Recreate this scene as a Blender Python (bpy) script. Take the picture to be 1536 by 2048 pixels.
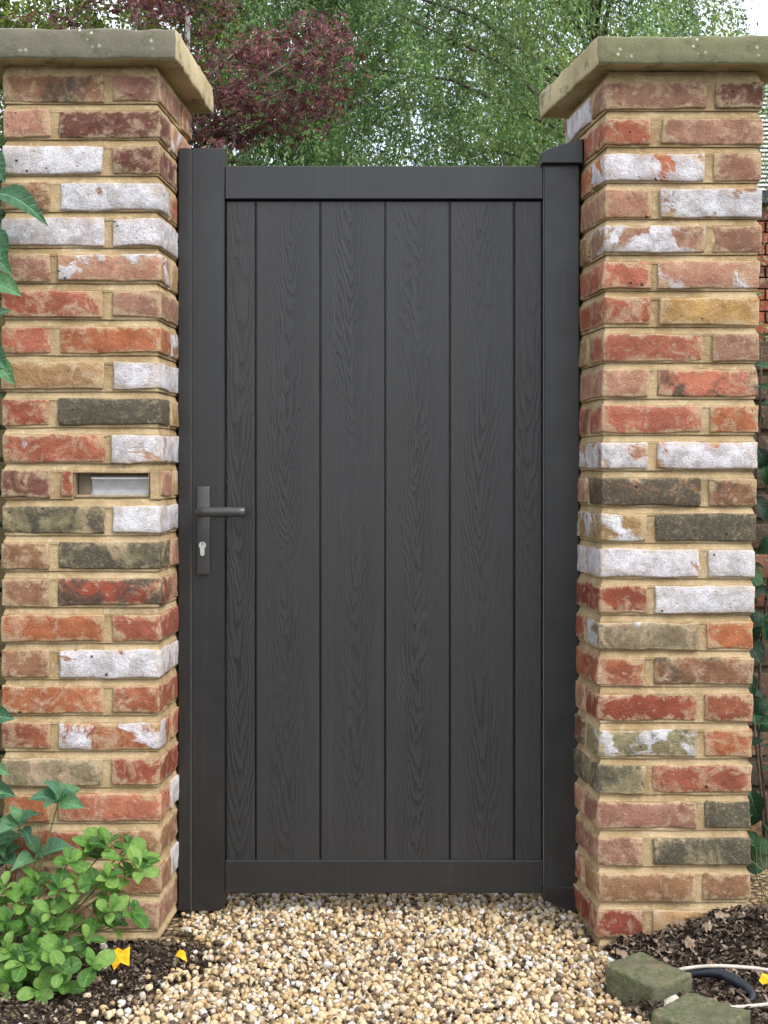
import bpy, math, random
import numpy as np
from mathutils import Vector, Matrix, noise as mnoise, Euler
R = math.radians
random.seed(7); rng = np.random.default_rng(7)
for o in list(bpy.data.objects): bpy.data.objects.remove(o, do_unlink=True)
S = bpy.context.scene
COL = S.collection

# ------------------------------------------------------------------ camera
CAMY, CAMZ, F, HZ = -2.8, 0.98, 2716.0, 930.0
cam = bpy.data.cameras.new('camera'); cam_o = bpy.data.objects.new('camera', cam); COL.objects.link(cam_o)
cam_o.location = (0, CAMY, CAMZ); cam_o.rotation_euler = (R(90), 0, 0)
cam.sensor_width = 36; cam.lens = 36 * F / 2048; cam.shift_y = -(1024 - HZ) / 2048
cam.clip_start = 0.05; cam.clip_end = 2000
S.camera = cam_o
S.render.resolution_x = 768; S.render.resolution_y = 1024

# ------------------------------------------------------------------ light
SUN = Vector((0.50, -0.46, 0.78)).normalized()
w = bpy.data.worlds.new('World'); S.world = w; w.use_nodes = True
nt = w.node_tree; bg = nt.nodes['Background']
sky = nt.nodes.new('ShaderNodeTexSky'); sky.sky_type = 'NISHITA'; sky.sun_disc = False
sky.sun_elevation = math.asin(SUN.z); sky.sun_rotation = math.atan2(SUN.x, SUN.y)
sky.air_density = 1.0; sky.dust_density = 2.0; sky.ozone_density = 1.0
# thin bright cloud veiling most of the blue, the same all round
tcw = nt.nodes.new('ShaderNodeTexCoord'); cn = nt.nodes.new('ShaderNodeTexNoise'); cn.inputs['Scale'].default_value = 2.2; cn.inputs['Detail'].default_value = 6
cr = nt.nodes.new('ShaderNodeMapRange'); cr.inputs[1].default_value = .35; cr.inputs[2].default_value = .65; cr.inputs[3].default_value = .42; cr.inputs[4].default_value = .95
cm = nt.nodes.new('ShaderNodeMix'); cm.data_type = 'RGBA'; cm.inputs[7].default_value = (6.1, 6.3, 6.6, 1)
nt.links.new(tcw.outputs['Generated'], cn.inputs['Vector']); nt.links.new(cn.outputs['Fac'], cr.inputs[0]); nt.links.new(cr.outputs[0], cm.inputs[0])
nt.links.new(sky.outputs[0], cm.inputs[6]); nt.links.new(cm.outputs[2], bg.inputs[0]); bg.inputs[1].default_value = 0.15
sl = bpy.data.lights.new('sun', 'SUN'); sl.energy = 1.5; sl.angle = R(26); sl.color = (1.0, 0.96, 0.90)
sun_o = bpy.data.objects.new('sun', sl); COL.objects.link(sun_o); sun_o.location = SUN * 20
sun_o.rotation_euler = (-SUN).to_track_quat('-Z', 'Y').to_euler()
S.view_settings.view_transform = 'Standard'; S.view_settings.look = 'None'
S.view_settings.exposure = 0.98; S.view_settings.gamma = 1
S.view_settings.use_curve_mapping = False

# ------------------------------------------------------------------ helpers
def px(x, y, depth):                      # photo pixel at a real distance along +Y -> world point
    d = depth - CAMY
    return Vector(((x - 768) / F * d, depth, CAMZ + (HZ - y) / F * d))
def ground_px(x, y, z=0.0):
    d = (CAMZ - z) * F / (y - HZ)
    return Vector(((x - 768) / F * d, d + CAMY, z))
def s2l(c):
    return tuple(((v / 255 + .055) / 1.055) ** 2.4 if v > 10 else v / 255 / 12.92 for v in c)

def link(o, parent=None):
    COL.objects.link(o)
    if parent is not None: o.parent = parent
    return o
def empty(name, loc, label=None, cat=None, group=None):
    o = bpy.data.objects.new(name, None); o.location = loc; o.empty_display_size = .05
    COL.objects.link(o); tag(o, label, cat, group); return o
def tag(o, label=None, cat=None, group=None, kind=None):
    if label: o['label'] = label
    if cat: o['category'] = cat
    if group: o['group'] = group
    if kind: o['kind'] = kind
    return o
def wloc(o):
    v = Vector(o.location)
    while o.parent: o = o.parent; v = v + Vector(o.location)
    return v
def mesh_obj(name, verts, faces, mat, parent=None, origin=(0, 0, 0), smooth=False):
    """verts are world coordinates; origin is the object's own origin in the world"""
    og = Vector(origin)
    me = bpy.data.meshes.new(name)
    V = np.asarray(verts, dtype=np.float64) - np.array(og)
    if isinstance(faces, np.ndarray):
        n, k = faces.shape
        me.vertices.add(len(V)); me.vertices.foreach_set('co', V.astype(np.float32).ravel())
        me.loops.add(n * k); me.loops.foreach_set('vertex_index', faces.astype(np.int32).ravel())
        me.polygons.add(n); me.polygons.foreach_set('loop_start', np.arange(0, n * k, k, dtype=np.int32))
        me.update(calc_edges=True)
    else:
        me.from_pydata(V.tolist(), [], faces); me.update()
    if smooth: me.polygons.foreach_set('use_smooth', np.ones(len(me.polygons), dtype=bool))
    me.materials.append(mat)
    o = bpy.data.objects.new(name, me)
    o.location = og - (wloc(parent) if parent else Vector((0, 0, 0)))
    return link(o, parent)

def axis_pts(h, r, n):
    inner = np.linspace(-(h - r), h - r, n + 1)
    return np.concatenate([[-h], inner, [h]])
def round_box(hx, hy, hz, r, n=(1, 1, 1)):
    """rounded box surface, centred on 0: verts (N,3), quad faces"""
    A = [axis_pts(hx, r, n[0]), axis_pts(hy, r, n[1]), axis_pts(hz, r, n[2])]
    idx = {}; V = []; Fc = []
    L = [len(a) for a in A]
    def vid(i, j, k):
        key = (i, j, k)
        if key not in idx:
            idx[key] = len(V); V.append((A[0][i], A[1][j], A[2][k]))
        return idx[key]
    for ax in range(3):
        b, c = (ax + 1) % 3, (ax + 2) % 3
        for side in (0, L[ax] - 1):
            for p in range(L[b] - 1):
                for q in range(L[c] - 1):
                    quad = []
                    for (dp, dq) in ((0, 0), (1, 0), (1, 1), (0, 1)):
                        ii = [0, 0, 0]; ii[ax] = side; ii[b] = p + dp; ii[c] = q + dq
                        quad.append(vid(*ii))
                    Fc.append(quad if side else quad[::-1])
    V = np.array(V); H = np.array([hx, hy, hz])
    inn = np.clip(V, -(H - r), H - r); d = V - inn
    ln = np.linalg.norm(d, axis=1); m = ln > 1e-9
    V[m] = inn[m] + d[m] / ln[m][:, None] * r
    return V, Fc
def wobble(V, amp, freq, seed):
    out = V.copy()
    for i, p in enumerate(V):
        n = mnoise.noise_vector(Vector(p) * freq + Vector((seed * 7.3, seed * 3.1, -seed * 5.7)))
        out[i] += np.array(n) * amp
    return out
def box_obj(name, x0, x1, y0, y1, z0, z1, mat, parent=None, r=.002, n=(1, 1, 1), smooth=False):
    V, Fc = round_box(abs(x1 - x0) / 2, abs(y1 - y0) / 2, abs(z1 - z0) / 2, r, n)
    c = np.array([(x0 + x1) / 2, (y0 + y1) / 2, (z0 + z1) / 2])
    return mesh_obj(name, V + c, Fc, mat, parent, c, smooth)
def tube(points, radii, seg=8):
    """tube through points with radii: verts, faces"""
    P = [Vector(p) for p in points]; V = []; Fc = []
    up = Vector((0.13, 0.31, 0.94)).normalized()
    for i, p in enumerate(P):
        t = (P[min(i + 1, len(P) - 1)] - P[max(i - 1, 0)]).normalized()
        a = t.cross(up)
        if a.length < 1e-4: a = t.cross(Vector((1, 0, 0)))
        a.normalize(); b = t.cross(a).normalized()
        for k in range(seg):
            an = 2 * math.pi * k / seg
            V.append(p + (a * math.cos(an) + b * math.sin(an)) * radii[i])
    for i in range(len(P) - 1):
        for k in range(seg):
            k2 = (k + 1) % seg
            Fc.append((i * seg + k, i * seg + k2, (i + 1) * seg + k2, (i + 1) * seg + k))
    Fc.append(tuple(range(seg))[::-1]); Fc.append(tuple((len(P) - 1) * seg + k for k in range(seg)))
    return [tuple(v) for v in V], Fc
def merge(parts):
    V = []; Fc = []
    for v, f in parts:
        b = len(V); V += list(map(tuple, v)); Fc += [tuple(i + b for i in q) for q in f]
    return V, Fc

# ------------------------------------------------------------------ materials
class M:
    def __init__(s, name):
        s.m = bpy.data.materials.new(name); s.m.use_nodes = True
        s.t = s.m.node_tree; s.b = s.t.nodes['Principled BSDF']; s.out = s.t.nodes['Material Output']
    def n(s, ty, **kw):
        nd = s.t.nodes.new('ShaderNode' + ty)
        for k, v in kw.items():
            if k.startswith('i_'):
                key = k[2:]; key = int(key) if key.isdigit() else key.replace('_', ' ')
                s.set(nd.inputs[key], v)
            else: setattr(nd, k, v)
        return nd
    def set(s, sock, v):
        if isinstance(v, bpy.types.NodeSocket): s.t.links.new(v, sock)
        elif isinstance(v, (tuple, list)) and len(v) == 3 and sock.type == 'RGBA': sock.default_value = (*v, 1)
        else: sock.default_value = v
    def math(s, op, a, b=0.0, c=None, clamp=False):
        nd = s.n('Math', operation=op, use_clamp=clamp); s.set(nd.inputs[0], a); s.set(nd.inputs[1], b)
        if c is not None: s.set(nd.inputs[2], c)
        return nd.outputs[0]
    def noise(s, vec, scale, detail=4, rough=.55, dist=0.0):
        nd = s.n('TexNoise'); s.set(nd.inputs['Vector'], vec); nd.inputs['Scale'].default_value = scale
        nd.inputs['Detail'].default_value = detail; nd.inputs['Roughness'].default_value = rough
        nd.inputs['Distortion'].default_value = dist
        return nd.outputs['Fac']
    def ramp(s, fac, stops, interp='LINEAR'):
        nd = s.n('ValToRGB'); cr = nd.color_ramp; cr.interpolation = interp
        while len(cr.elements) < len(stops): cr.elements.new(.5)
        for e, (p, c) in zip(cr.elements, stops):
            e.position = p; e.color = (*c, 1) if not isinstance(c, float) else (c, c, c, 1)
        s.set(nd.inputs[0], fac); return nd.outputs[0]
    def mix(s, fac, a, b, blend='MIX'):
        nd = s.n('Mix', data_type='RGBA', blend_type=blend)
        s.set(nd.inputs[0], fac); s.set(nd.inputs[6], a); s.set(nd.inputs[7], b)
        return nd.outputs[2]
    def smooth(s, v, lo, hi):
        nd = s.n('MapRange', interpolation_type='SMOOTHSTEP'); s.set(nd.inputs[0], v)
        s.set(nd.inputs[1], lo); s.set(nd.inputs[2], hi); return nd.outputs[0]
    def bump(s, h, strength=.3, dist=.002, normal=None):
        nd = s.n('Bump'); nd.inputs['Strength'].default_value = strength; nd.inputs['Distance'].default_value = dist
        s.set(nd.inputs['Height'], h)
        if normal is not None: s.set(nd.inputs['Normal'], normal)
        return nd.outputs[0]
    def done(s, color, rough=.8, normal=None, spec=.3, metal=0.0):
        s.set(s.b.inputs['Base Color'], color); s.set(s.b.inputs['Roughness'], rough)
        s.b.inputs['Specular IOR Level'].default_value = spec; s.b.inputs['Metallic'].default_value = metal
        if normal is not None: s.set(s.b.inputs['Normal'], normal)
        return s.m
    def obj(s, rand=True):
        co = s.n('TexCoord').outputs['Object']
        if not rand: return co
        r = s.math('MULTIPLY', s.n('ObjectInfo').outputs['Random'], 57.0)
        nd = s.n('VectorMath', operation='ADD'); s.set(nd.inputs[0], co); s.set(nd.inputs[1], r)
        return nd.outputs[0]

def mat_brick():
    m = M('old_brick'); co = m.obj()
    base = m.n('ObjectInfo').outputs['Color']
    white = m.n('Attribute', attribute_type='OBJECT', attribute_name='white').outputs['Fac']
    soot_shade = m.n('Attribute', attribute_type='OBJECT', attribute_name='soot_shade').outputs['Fac']
    n1 = m.noise(co, 16, 6, .6, .4); n2 = m.noise(co, 55, 5, .65); n3 = m.noise(co, 420, 3, .6)
    c = m.mix(m.smooth(n1, .35, .7), m.mix(1.0, base, (.76, .71, .69), 'MULTIPLY'), m.mix(1.0, base, (1.16, 1.16, 1.14), 'MULTIPLY'))
    c = m.mix(m.math('MULTIPLY', m.smooth(m.noise(co, 20, 6, .7, .8), .50, .66), .66), c, (.52, .38, .25))
    c = m.mix(m.math('MULTIPLY', m.smooth(n2, .58, .72), .5), c, (.58, .47, .36))
    c = m.mix(m.math('MULTIPLY', m.smooth(m.noise(co, 90, 4, .7), .58, .68), .6), c, (.12, .07, .052))
    c = m.mix(m.math('MULTIPLY', m.smooth(m.noise(co, 28, 6, .72, 1.0), .58, .72), .35), c, (.10, .062, .05))
    edge = m.n('Attribute', attribute_type='GEOMETRY', attribute_name='edge').outputs['Fac']
    em = m.math('MULTIPLY', m.smooth(m.math('ADD', m.math('MULTIPLY', edge, .42), m.noise(co, 38, 5, .7, .4)), .72, .92), .62)
    c = m.mix(em, c, (.56, .44, .27))
    # limewash remains
    wn = m.math('ADD', m.noise(co, 11, 6, .62, .5), m.math('MULTIPLY', m.math('SUBTRACT', white, .54), .56))
    wm = m.math('MULTIPLY', m.smooth(wn, .50, .56), m.smooth(white, 0.0, .05))
    wm = m.math('MULTIPLY', wm, m.math('SUBTRACT', 1.0, m.math('MULTIPLY', em, .6)))
    wm = m.math('MULTIPLY', wm, m.smooth(n3, .20, .40))
    wc = m.mix(m.smooth(m.noise(co, 26, 6, .7), .32, .68), (.44, .425, .425), (.80, .805, .86))
    wc = m.mix(m.math('MULTIPLY', m.smooth(n2, .55, .75), .4), wc, (.60, .50, .42))
    wc = m.mix(m.math('MULTIPLY', m.smooth(m.noise(co, 130, 4, .7), .58, .70), .55), wc, (.36, .23, .18))
    c = m.mix(m.math('MULTIPLY', wm, m.ramp(n2, [(.3, 1.0), (.62, .80)])), c, wc)
    # soot and dark kiln marks, also the shade painted on the garden wall
    sn = m.math('ADD', m.noise(co, 13, 6, .66, .7), m.math('MULTIPLY', m.math('SUBTRACT', soot_shade, .5), .6))
    sm = m.math('MULTIPLY', m.smooth(sn, .48, .62), m.smooth(soot_shade, 0.0, .05))
    sm = m.math('MULTIPLY', sm, m.smooth(m.math('ADD', m.math('MULTIPLY', n3, .5), m.math('MULTIPLY', m.noise(co, 140, 4, .7), .5)), .34, .52))
    c = m.mix(m.math('MULTIPLY', sm, .93), c, m.mix(n2, (.035, .034, .030), (.115, .105, .075)))
    c = m.mix(1.0, c, m.ramp(n3, [(.25, .74), (.75, 1.2)]), 'MULTIPLY')
    pit = m.n('TexVoronoi', feature='F1'); m.set(pit.inputs['Vector'], co); pit.inputs['Scale'].default_value = 42
    pn = m.math('MULTIPLY', m.noise(co, 60, 3, .7), .30)
    pm = m.math('MULTIPLY', m.smooth(pit.outputs['Distance'], pn, m.math('MULTIPLY', pn, .55)), m.smooth(m.noise(co, 9, 3, .6), .57, .63))
    c = m.mix(m.math('MULTIPLY', pm, .85), c, (.03, .024, .02))
    h = m.math('ADD', m.math('MULTIPLY', n2, 1.2), m.math('MULTIPLY', n3, .55))
    h = m.math('SUBTRACT', h, m.math('MULTIPLY', pm, 1.2)); h = m.math('ADD', h, m.math('MULTIPLY', wm, .25))
    return m.done(c, .88, m.bump(h, .95, .004), .2)
def mat_mortar():
    m = M('sandy_mortar'); co = m.n('TexCoord').outputs['Object']
    n1 = m.noise(co, 9, 5, .6); n2 = m.noise(co, 70, 5, .65); n3 = m.noise(co, 500, 2)
    c = m.mix(m.smooth(n1, .35, .68), (.36, .25, .125), (.55, .415, .24))
    c = m.mix(m.math('MULTIPLY', m.smooth(n2, .5, .72), .5), c, (.68, .58, .42))
    c = m.mix(m.math('MULTIPLY', m.smooth(m.noise(co, 24, 5, .7), .58, .72), .5), c, (.30, .20, .11))
    c = m.mix(1.0, c, m.ramp(n3, [(.25, .82), (.75, 1.12)]), 'MULTIPLY')
    c = m.mix(m.math('MULTIPLY', m.smooth(m.noise(co, 5, 6, .7, .6), .54, .68), .5), c, (.26, .215, .13))
    return m.done(c, .93, m.bump(m.math('ADD', n2, m.math('MULTIPLY', n3, .7)), .8, .004), .15)
def mat_coping(name, tint):
    m = M(name); co = m.n('TexCoord').outputs['Object']
    n1 = m.noise(co, 7, 6, .6, .4); n2 = m.noise(co, 45, 5, .65); n3 = m.noise(co, 380, 3)
    c = m.mix(m.smooth(n1, .3, .7), (.42, .335, .19), (.60, .50, .30))
    # algae and grime that has grown over the exposed front edge
    nrm = m.n('SeparateXYZ'); m.set(nrm.inputs[0], m.n('NewGeometry').outputs['Normal'])
    fr = m.smooth(m.math('ADD', m.math('MULTIPLY', nrm.outputs[1], -1.0), m.math('MULTIPLY', m.math('SUBTRACT', n1, .5), .7)), .35, .8)
    up = m.smooth(m.math('ADD', nrm.outputs[2], m.math('MULTIPLY', m.math('SUBTRACT', n2, .5), .5)), .3, .8)
    c = m.mix(m.math('MULTIPLY', m.math('MAXIMUM', fr, up), .95), c, m.mix(n2, tint, tuple(v * 1.5 for v in tint)))
    c = m.mix(m.math('MULTIPLY', m.smooth(m.noise(co, 18, 6, .7), .52, .68), .7), c, (.11, .11, .055))
    vo = m.n('TexVoronoi', feature='F1'); m.set(vo.inputs['Vector'], co); vo.inputs['Scale'].default_value = 60
    li = m.math('MULTIPLY', m.smooth(vo.outputs['Distance'], m.math('MULTIPLY', m.noise(co, 40, 4, .7), .62), .10), m.smooth(m.noise(co, 9, 5, .65), .50, .60))
    c = m.mix(m.math('MULTIPLY', li, .85), c, (.66, .66, .55))
    c = m.mix(1.0, c, m.ramp(n3, [(.25, .78), (.75, 1.15)]), 'MULTIPLY')
    return m.done(c, .9, m.bump(m.math('ADD', n2, m.math('MULTIPLY', n3, .6)), .5, .003), .2)
def mat_gate():
    m = M('anthracite_powder_coat'); co = m.n('TexCoord').outputs['Object']
    n1 = m.noise(co, 3.5, 4, .6); n3 = m.noise(co, 900, 2)
    c = m.mix(n1, (.0145, .0145, .0148), (.0205, .0205, .0209))
    c = m.mix(m.math('MULTIPLY', m.smooth(m.noise(co, 160, 3, .6), .66, .74), .35), c, (.085, .083, .08))
    cs = m.n('Mapping'); m.set(cs.inputs[0], co); cs.inputs['Scale'].default_value = (60, 60, 3)
    st_ = m.noise(cs.outputs[0], 1, 4, .6)
    c = m.mix(m.math('MULTIPLY', m.smooth(st_, .52, .75), .30), c, (.045, .044, .042))
    rg = m.ramp(m.noise(co, 11, 5, .65), [(.3, .26), (.7, .42)])
    return m.done(c, rg, m.bump(n3, .10, .0006), .62)
def mat_board():
    m = M('anthracite_woodgrain'); info = m.n('ObjectInfo'); rnd = info.outputs['Random']
    co = m.n('TexCoord').outputs['Object']
    sp = m.n('SeparateXYZ'); m.set(sp.inputs[0], co)
    x, z = sp.outputs[0], sp.outputs[2]
    off = m.math('MULTIPLY', rnd, 31.7)
    def vec(sx, sz):
        cb = m.n('CombineXYZ'); m.set(cb.inputs[0], m.math('MULTIPLY', x, sx)); m.set(cb.inputs[1], off)
        m.set(cb.inputs[2], m.math('MULTIPLY', z, sz)); return cb.outputs[0]
    wander = m.math('MULTIPLY', m.math('SUBTRACT', m.noise(vec(0, 2.2), 1, 3), .5), .055)
    xx = m.math('ADD', x, wander)
    arm = m.math('SQRT', m.math('ADD', m.math('MULTIPLY', xx, xx), .00012))
    v = m.math('SUBTRACT', z, m.math('MULTIPLY', arm, 7.5))
    v = m.math('ADD', v, m.math('MULTIPLY', m.math('SUBTRACT', m.noise(vec(34, 5.5), 1, 5, .6), .5), .26))
    v = m.math('ADD', v, m.math('MULTIPLY', m.math('SUBTRACT', m.noise(vec(10, 1.5), 1, 2, .5), .5), .5))
    fr = m.math('FRACT', m.math('MULTIPLY', v, m.math('ADD', 12.0, m.math('MULTIPLY', m.math('FRACT', m.math('MULTIPLY', rnd, 7.7)), 9.0))))
    line = m.math('MULTIPLY', m.smooth(fr, .30, .85), m.smooth(fr, 1.0, .90))
    near = m.smooth(m.math('ABSOLUTE', xx), .062, .012)
    patch = m.smooth(m.noise(vec(4, 1.6), 1, 3), .34, .60)
    line = m.math('MULTIPLY', line, m.math('MULTIPLY', m.math('ADD', m.math('MULTIPLY', near, .8), .2), m.math('ADD', m.math('MULTIPLY', patch, .75), .25)))
    fib = m.noise(vec(420, 9), 1, 4, .6); fib2 = m.noise(vec(150, 3.5), 1, 3, .6)
    fl = m.smooth(fib, .52, .72)
    c = m.mix(m.math('MULTIPLY', line, .78), (.025, .025, .0256), (.004, .004, .0042))
    c = m.mix(m.math('MULTIPLY', fl, .45), c, (.012, .012, .0125))
    c = m.mix(m.math('MULTIPLY', m.smooth(fib2, .50, .75), .4), c, (.040, .040, .0405))
    h = m.math('SUBTRACT', 0.0, m.math('ADD', line, m.math('ADD', m.math('MULTIPLY', fl, .5), m.math('MULTIPLY', fib2, .5))))
    return m.done(c, .40, m.bump(h, .40, .0014), .58)
def mat_simple(name, a, b, scale=30, rough=.7, spec=.3, metal=0.0, bump=.2, dist=.002):
    m = M(name); co = m.obj(); n1 = m.noise(co, scale, 5, .6); n2 = m.noise(co, scale * 8, 3)
    c = m.mix(m.smooth(n1, .3, .7), a, b)
    c = m.mix(1.0, c, m.ramp(n2, [(.25, .85), (.75, 1.12)]), 'MULTIPLY')
    return m.done(c, rough, m.bump(m.math('ADD', n1, m.math('MULTIPLY', n2, .5)), bump, dist), spec, metal)
def mat_island(name, stops, rough=.75, spec=.3, transl=0.0, veins=False, bump=0.0, bscale=200, perobj=False):
    """every loose piece takes its own tone from the ramp"""
    m = M(name); co = m.n('TexCoord').outputs['Object']
    f = m.n('ObjectInfo').outputs['Random'] if perobj else m.n('NewGeometry').outputs['Random Per Island']
    c = m.ramp(f, stops)
    n2 = m.noise(co, bscale, 4, .6)
    c = m.mix(1.0, c, m.ramp(n2, [(.36, .50), (.5, 1.0), (.64, 1.75)] if transl else [(.3, .72), (.7, 1.22)]), 'MULTIPLY')
    nr = m.bump(n2, bump, .002) if bump else None
    m.done(c, rough, nr, spec)
    if transl:
        tr = m.n('BsdfTranslucent'); m.set(tr.inputs[0], m.mix(1.0, c, (1.15, 1.3, .8), 'MULTIPLY'))
        mx = m.n('MixShader'); mx.inputs[0].default_value = transl
        m.t.links.new(m.b.outputs[0], mx.inputs[1]); m.t.links.new(tr.outputs[0], mx.inputs[2])
        m.t.links.new(mx.outputs[0], m.out.inputs[0])
    return m.m
def mat_leaf(name, a, b, c2, rough=.45, transl=.25):
    """broad leaf: midrib and side veins along local Y, tone varies leaf by leaf"""
    m = M(name); tc = m.n('TexCoord').outputs['Object']
    rnd = m.n('ObjectInfo').outputs['Random']
    c = m.ramp(rnd, [(0, a), (.5, b), (1, c2)])
    sp = m.n('SeparateXYZ'); m.set(sp.inputs[0], tc)
    ax = m.math('ABSOLUTE', sp.outputs[0])
    mid = m.smooth(ax, .035, .012)
    vv = m.math('FRACT', m.math('MULTIPLY', m.math('SUBTRACT', sp.outputs[1], m.math('MULTIPLY', ax, .8)), 7.0))
    vein = m.math('MULTIPLY', m.smooth(m.math('ABSOLUTE', m.math('SUBTRACT', vv, .5)), .14, .04), .5)
    k = m.math('MAXIMUM', mid, vein)
    c = m.mix(m.math('MULTIPLY', k, .42), c, tuple(min(1, v * 2.2 + .02) for v in b))
    n2 = m.noise(m.obj(), 5, 5, .65)
    c = m.mix(1.0, c, m.ramp(n2, [(.3, .72), (.7, 1.2)]), 'MULTIPLY')
    m.done(c, rough, m.bump(m.math('SUBTRACT', m.math('MULTIPLY', n2, .6), k), .35, .03), .4)
    tr = m.n('BsdfTranslucent'); m.set(tr.inputs[0], m.mix(1.0, c, (1.2, 1.3, .6), 'MULTIPLY'))
    mx = m.n('MixShader'); mx.inputs[0].default_value = transl
    m.t.links.new(m.b.outputs[0], mx.inputs[1]); m.t.links.new(tr.outputs[0], mx.inputs[2])
    m.t.links.new(mx.outputs[0], m.out.inputs[0])
    return m.m

BRICK = mat_brick(); MORTAR = mat_mortar()
COPL = mat_coping('weathered_coping_grey', (.135, .128, .098)); COPR = mat_coping('weathered_coping_olive', (.145, .150, .085))
GATE = mat_gate(); BOARD = mat_board()
STEEL = mat_simple('brushed_steel', (.66, .65, .65), (.78, .77, .77), 60, .42, .5, .85, .05)
LOCK = mat_simple('lock_nickel', (.72, .71, .68), (.80, .79, .76), 60, .3, .5, .75, .05)
BRONZE = mat_simple('brown_sleeve', (.20, .165, .11), (.28, .23, .15), 40, .6, .3, 0, .1)
HANDLE = mat_simple('grey_handle', (.050, .050, .051), (.064, .064, .065), 30, .34, .55, 0, .03)
EDGE_HIGHLIGHT = mat_simple('grey_edge_highlight', (.10, .10, .10), (.13, .13, .13), 30, .5, .4, 0, .03)  # lighter grey painting the highlight along bevelled gate edges
BARK = mat_simple('bark', (.085, .062, .045), (.16, .125, .095), 25, .9, .2, 0, .8, .01)
STEM = mat_simple('plant_stem', (.07, .10, .03), (.14, .13, .05), 60, .7, .3)
SOIL = mat_simple('dark_soil', (.045, .032, .024), (.10, .073, .052), 60, .95, .1, 0, .9, .012)

# ------------------------------------------------------------------ ground, dark ground added behind the camera, gravel bed
def sheet(name, x0, x1, y0, y1, z, mat, nx=2, ny=2, amp=0.0):
    xs = np.linspace(x0, x1, nx); ys = np.linspace(y0, y1, ny)
    V = [(x, y, z + (amp * mnoise.noise(Vector((x * 6, y * 6, 1))) if amp else 0)) for y in ys for x in xs]
    Fc = [(j * nx + i, j * nx + i + 1, (j + 1) * nx + i + 1, (j + 1) * nx + i) for j in range(ny - 1) for i in range(nx - 1)]
    o = mesh_obj(name, V, Fc, mat); o['kind'] = 'structure'; return o
def mat_ground():
    m = M('garden_ground'); co = m.n('TexCoord').outputs['Object']
    n1 = m.noise(co, .6, 6); n2 = m.noise(co, 30, 5)
    c = m.mix(m.smooth(n1, .4, .6), (.055, .075, .025), (.075, .06, .035))
    c = m.mix(1.0, c, m.ramp(n2, [(.3, .6), (.7, 1.3)]), 'MULTIPLY')
    return m.done(c, .95, m.bump(n2, .8, .02), .1)
def mat_added_asphalt():
    m = M('added_asphalt'); co = m.n('TexCoord').outputs['Object']
    n2 = m.noise(co, 160, 3); n1 = m.noise(co, 1.5, 4)
    c = m.mix(n1, (.035, .035, .036), (.055, .054, .052)); c = m.mix(1.0, c, m.ramp(n2, [(.3, .7), (.7, 1.4)]), 'MULTIPLY')
    return m.done(c, .9, m.bump(n2, .6, .004), .2)
def mat_gravelbed():
    m = M('gravel_bed'); co = m.n('TexCoord').outputs['Object']
    vo = m.n('TexVoronoi', feature='F1'); m.set(vo.inputs['Vector'], co); vo.inputs['Scale'].default_value = 75
    c = m.ramp(vo.outputs['Color'], [(0, (.12, .08, .045)), (.4, (.30, .21, .11)), (.8, (.50, .38, .23)), (1, (.62, .55, .44))])
    c = m.mix(m.smooth(vo.outputs['Distance'], .35, .7), c, (.07, .05, .03))
    return m.done(c, .85, m.bump(m.math('SUBTRACT', 1.0, vo.outputs['Distance']), .9, .008), .2)
sheet('ground', -250, 250, -250, 250, -.034, mat_ground())
sheet('added_dark_road', -60, 60, -14, -1.15, -.028, mat_added_asphalt())  # unseen dark surface added so the lower gate reflects something dark
sheet('gravel_path', -.95, .95, -1.15, 9, -.017, mat_gravelbed(), 12, 30)

# ------------------------------------------------------------------ brick piers
RED = s2l((162, 92, 74)); ORG = s2l((178, 104, 74)); DRD = s2l((146, 74, 60)); PNK = s2l((182, 132, 116)); CORAL = s2l((182, 106, 90))
MAR = s2l((120, 78, 72)); BRN = s2l((152, 110, 88)); TAN = s2l((170, 136, 100)); YEL = s2l((194, 156, 100)); GRY = s2l((142, 130, 108)); DUS = s2l((158, 114, 102))
# course tables: (stretcher on the photo's left?, left brick, right brick), brick = (colour, limewash, soot)
LEFT = [(1, (BRN, .12, .52), (DUS, .15, 0)), (0, (PNK, .05, 0), (MAR, .08, .1)), (1, (PNK, .95, 0), (MAR, .25, .1)),
 (0, (BRN, .1, .1), (BRN, .92, 0)), (1, (ORG, .80, 0), (PNK, .98, 0)), (0, (DUS, .2, 0), (PNK, .52, 0)),
 (1, (RED, .22, 0), (DUS, .1, .1)), (0, (CORAL, .1, 0), (ORG, .1, 0)), (1, (TAN, .15, .15), (PNK, .86, 0)),
 (0, (RED, .1, 0), (GRY, 0, .92)), (1, (RED, .3, 0), (PNK, .82, 0)), (0, (MAR, .2, 0), (RED, .2, 0)),
 (1, (GRY, .1, .58), (PNK, .80, 0)), (0, (BRN, .15, .1), (GRY, .05, .68)), (0, (BRN, .2, .2), (DRD, .2, .6)),
 (1, (ORG, .08, 0), (RED, .05, 0)), (0, (BRN, .12, 0), (DUS, .84, 0)), (1, (ORG, .15, 0), (RED, .1, 0)),
 (0, (RED, 0, 0), (ORG, .58, 0)), (1, (GRY, .15, .2), (DRD, 0, 0)), (0, (ORG, 0, .1), (CORAL, .1, 0)),
 (1, (RED, 0, .15), (BRN, 0, .1)), (0, (DRD, 0, .1), (BRN, 0, .1)), (1, (BRN, 0, .2), (DUS, .2, 0))]
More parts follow.
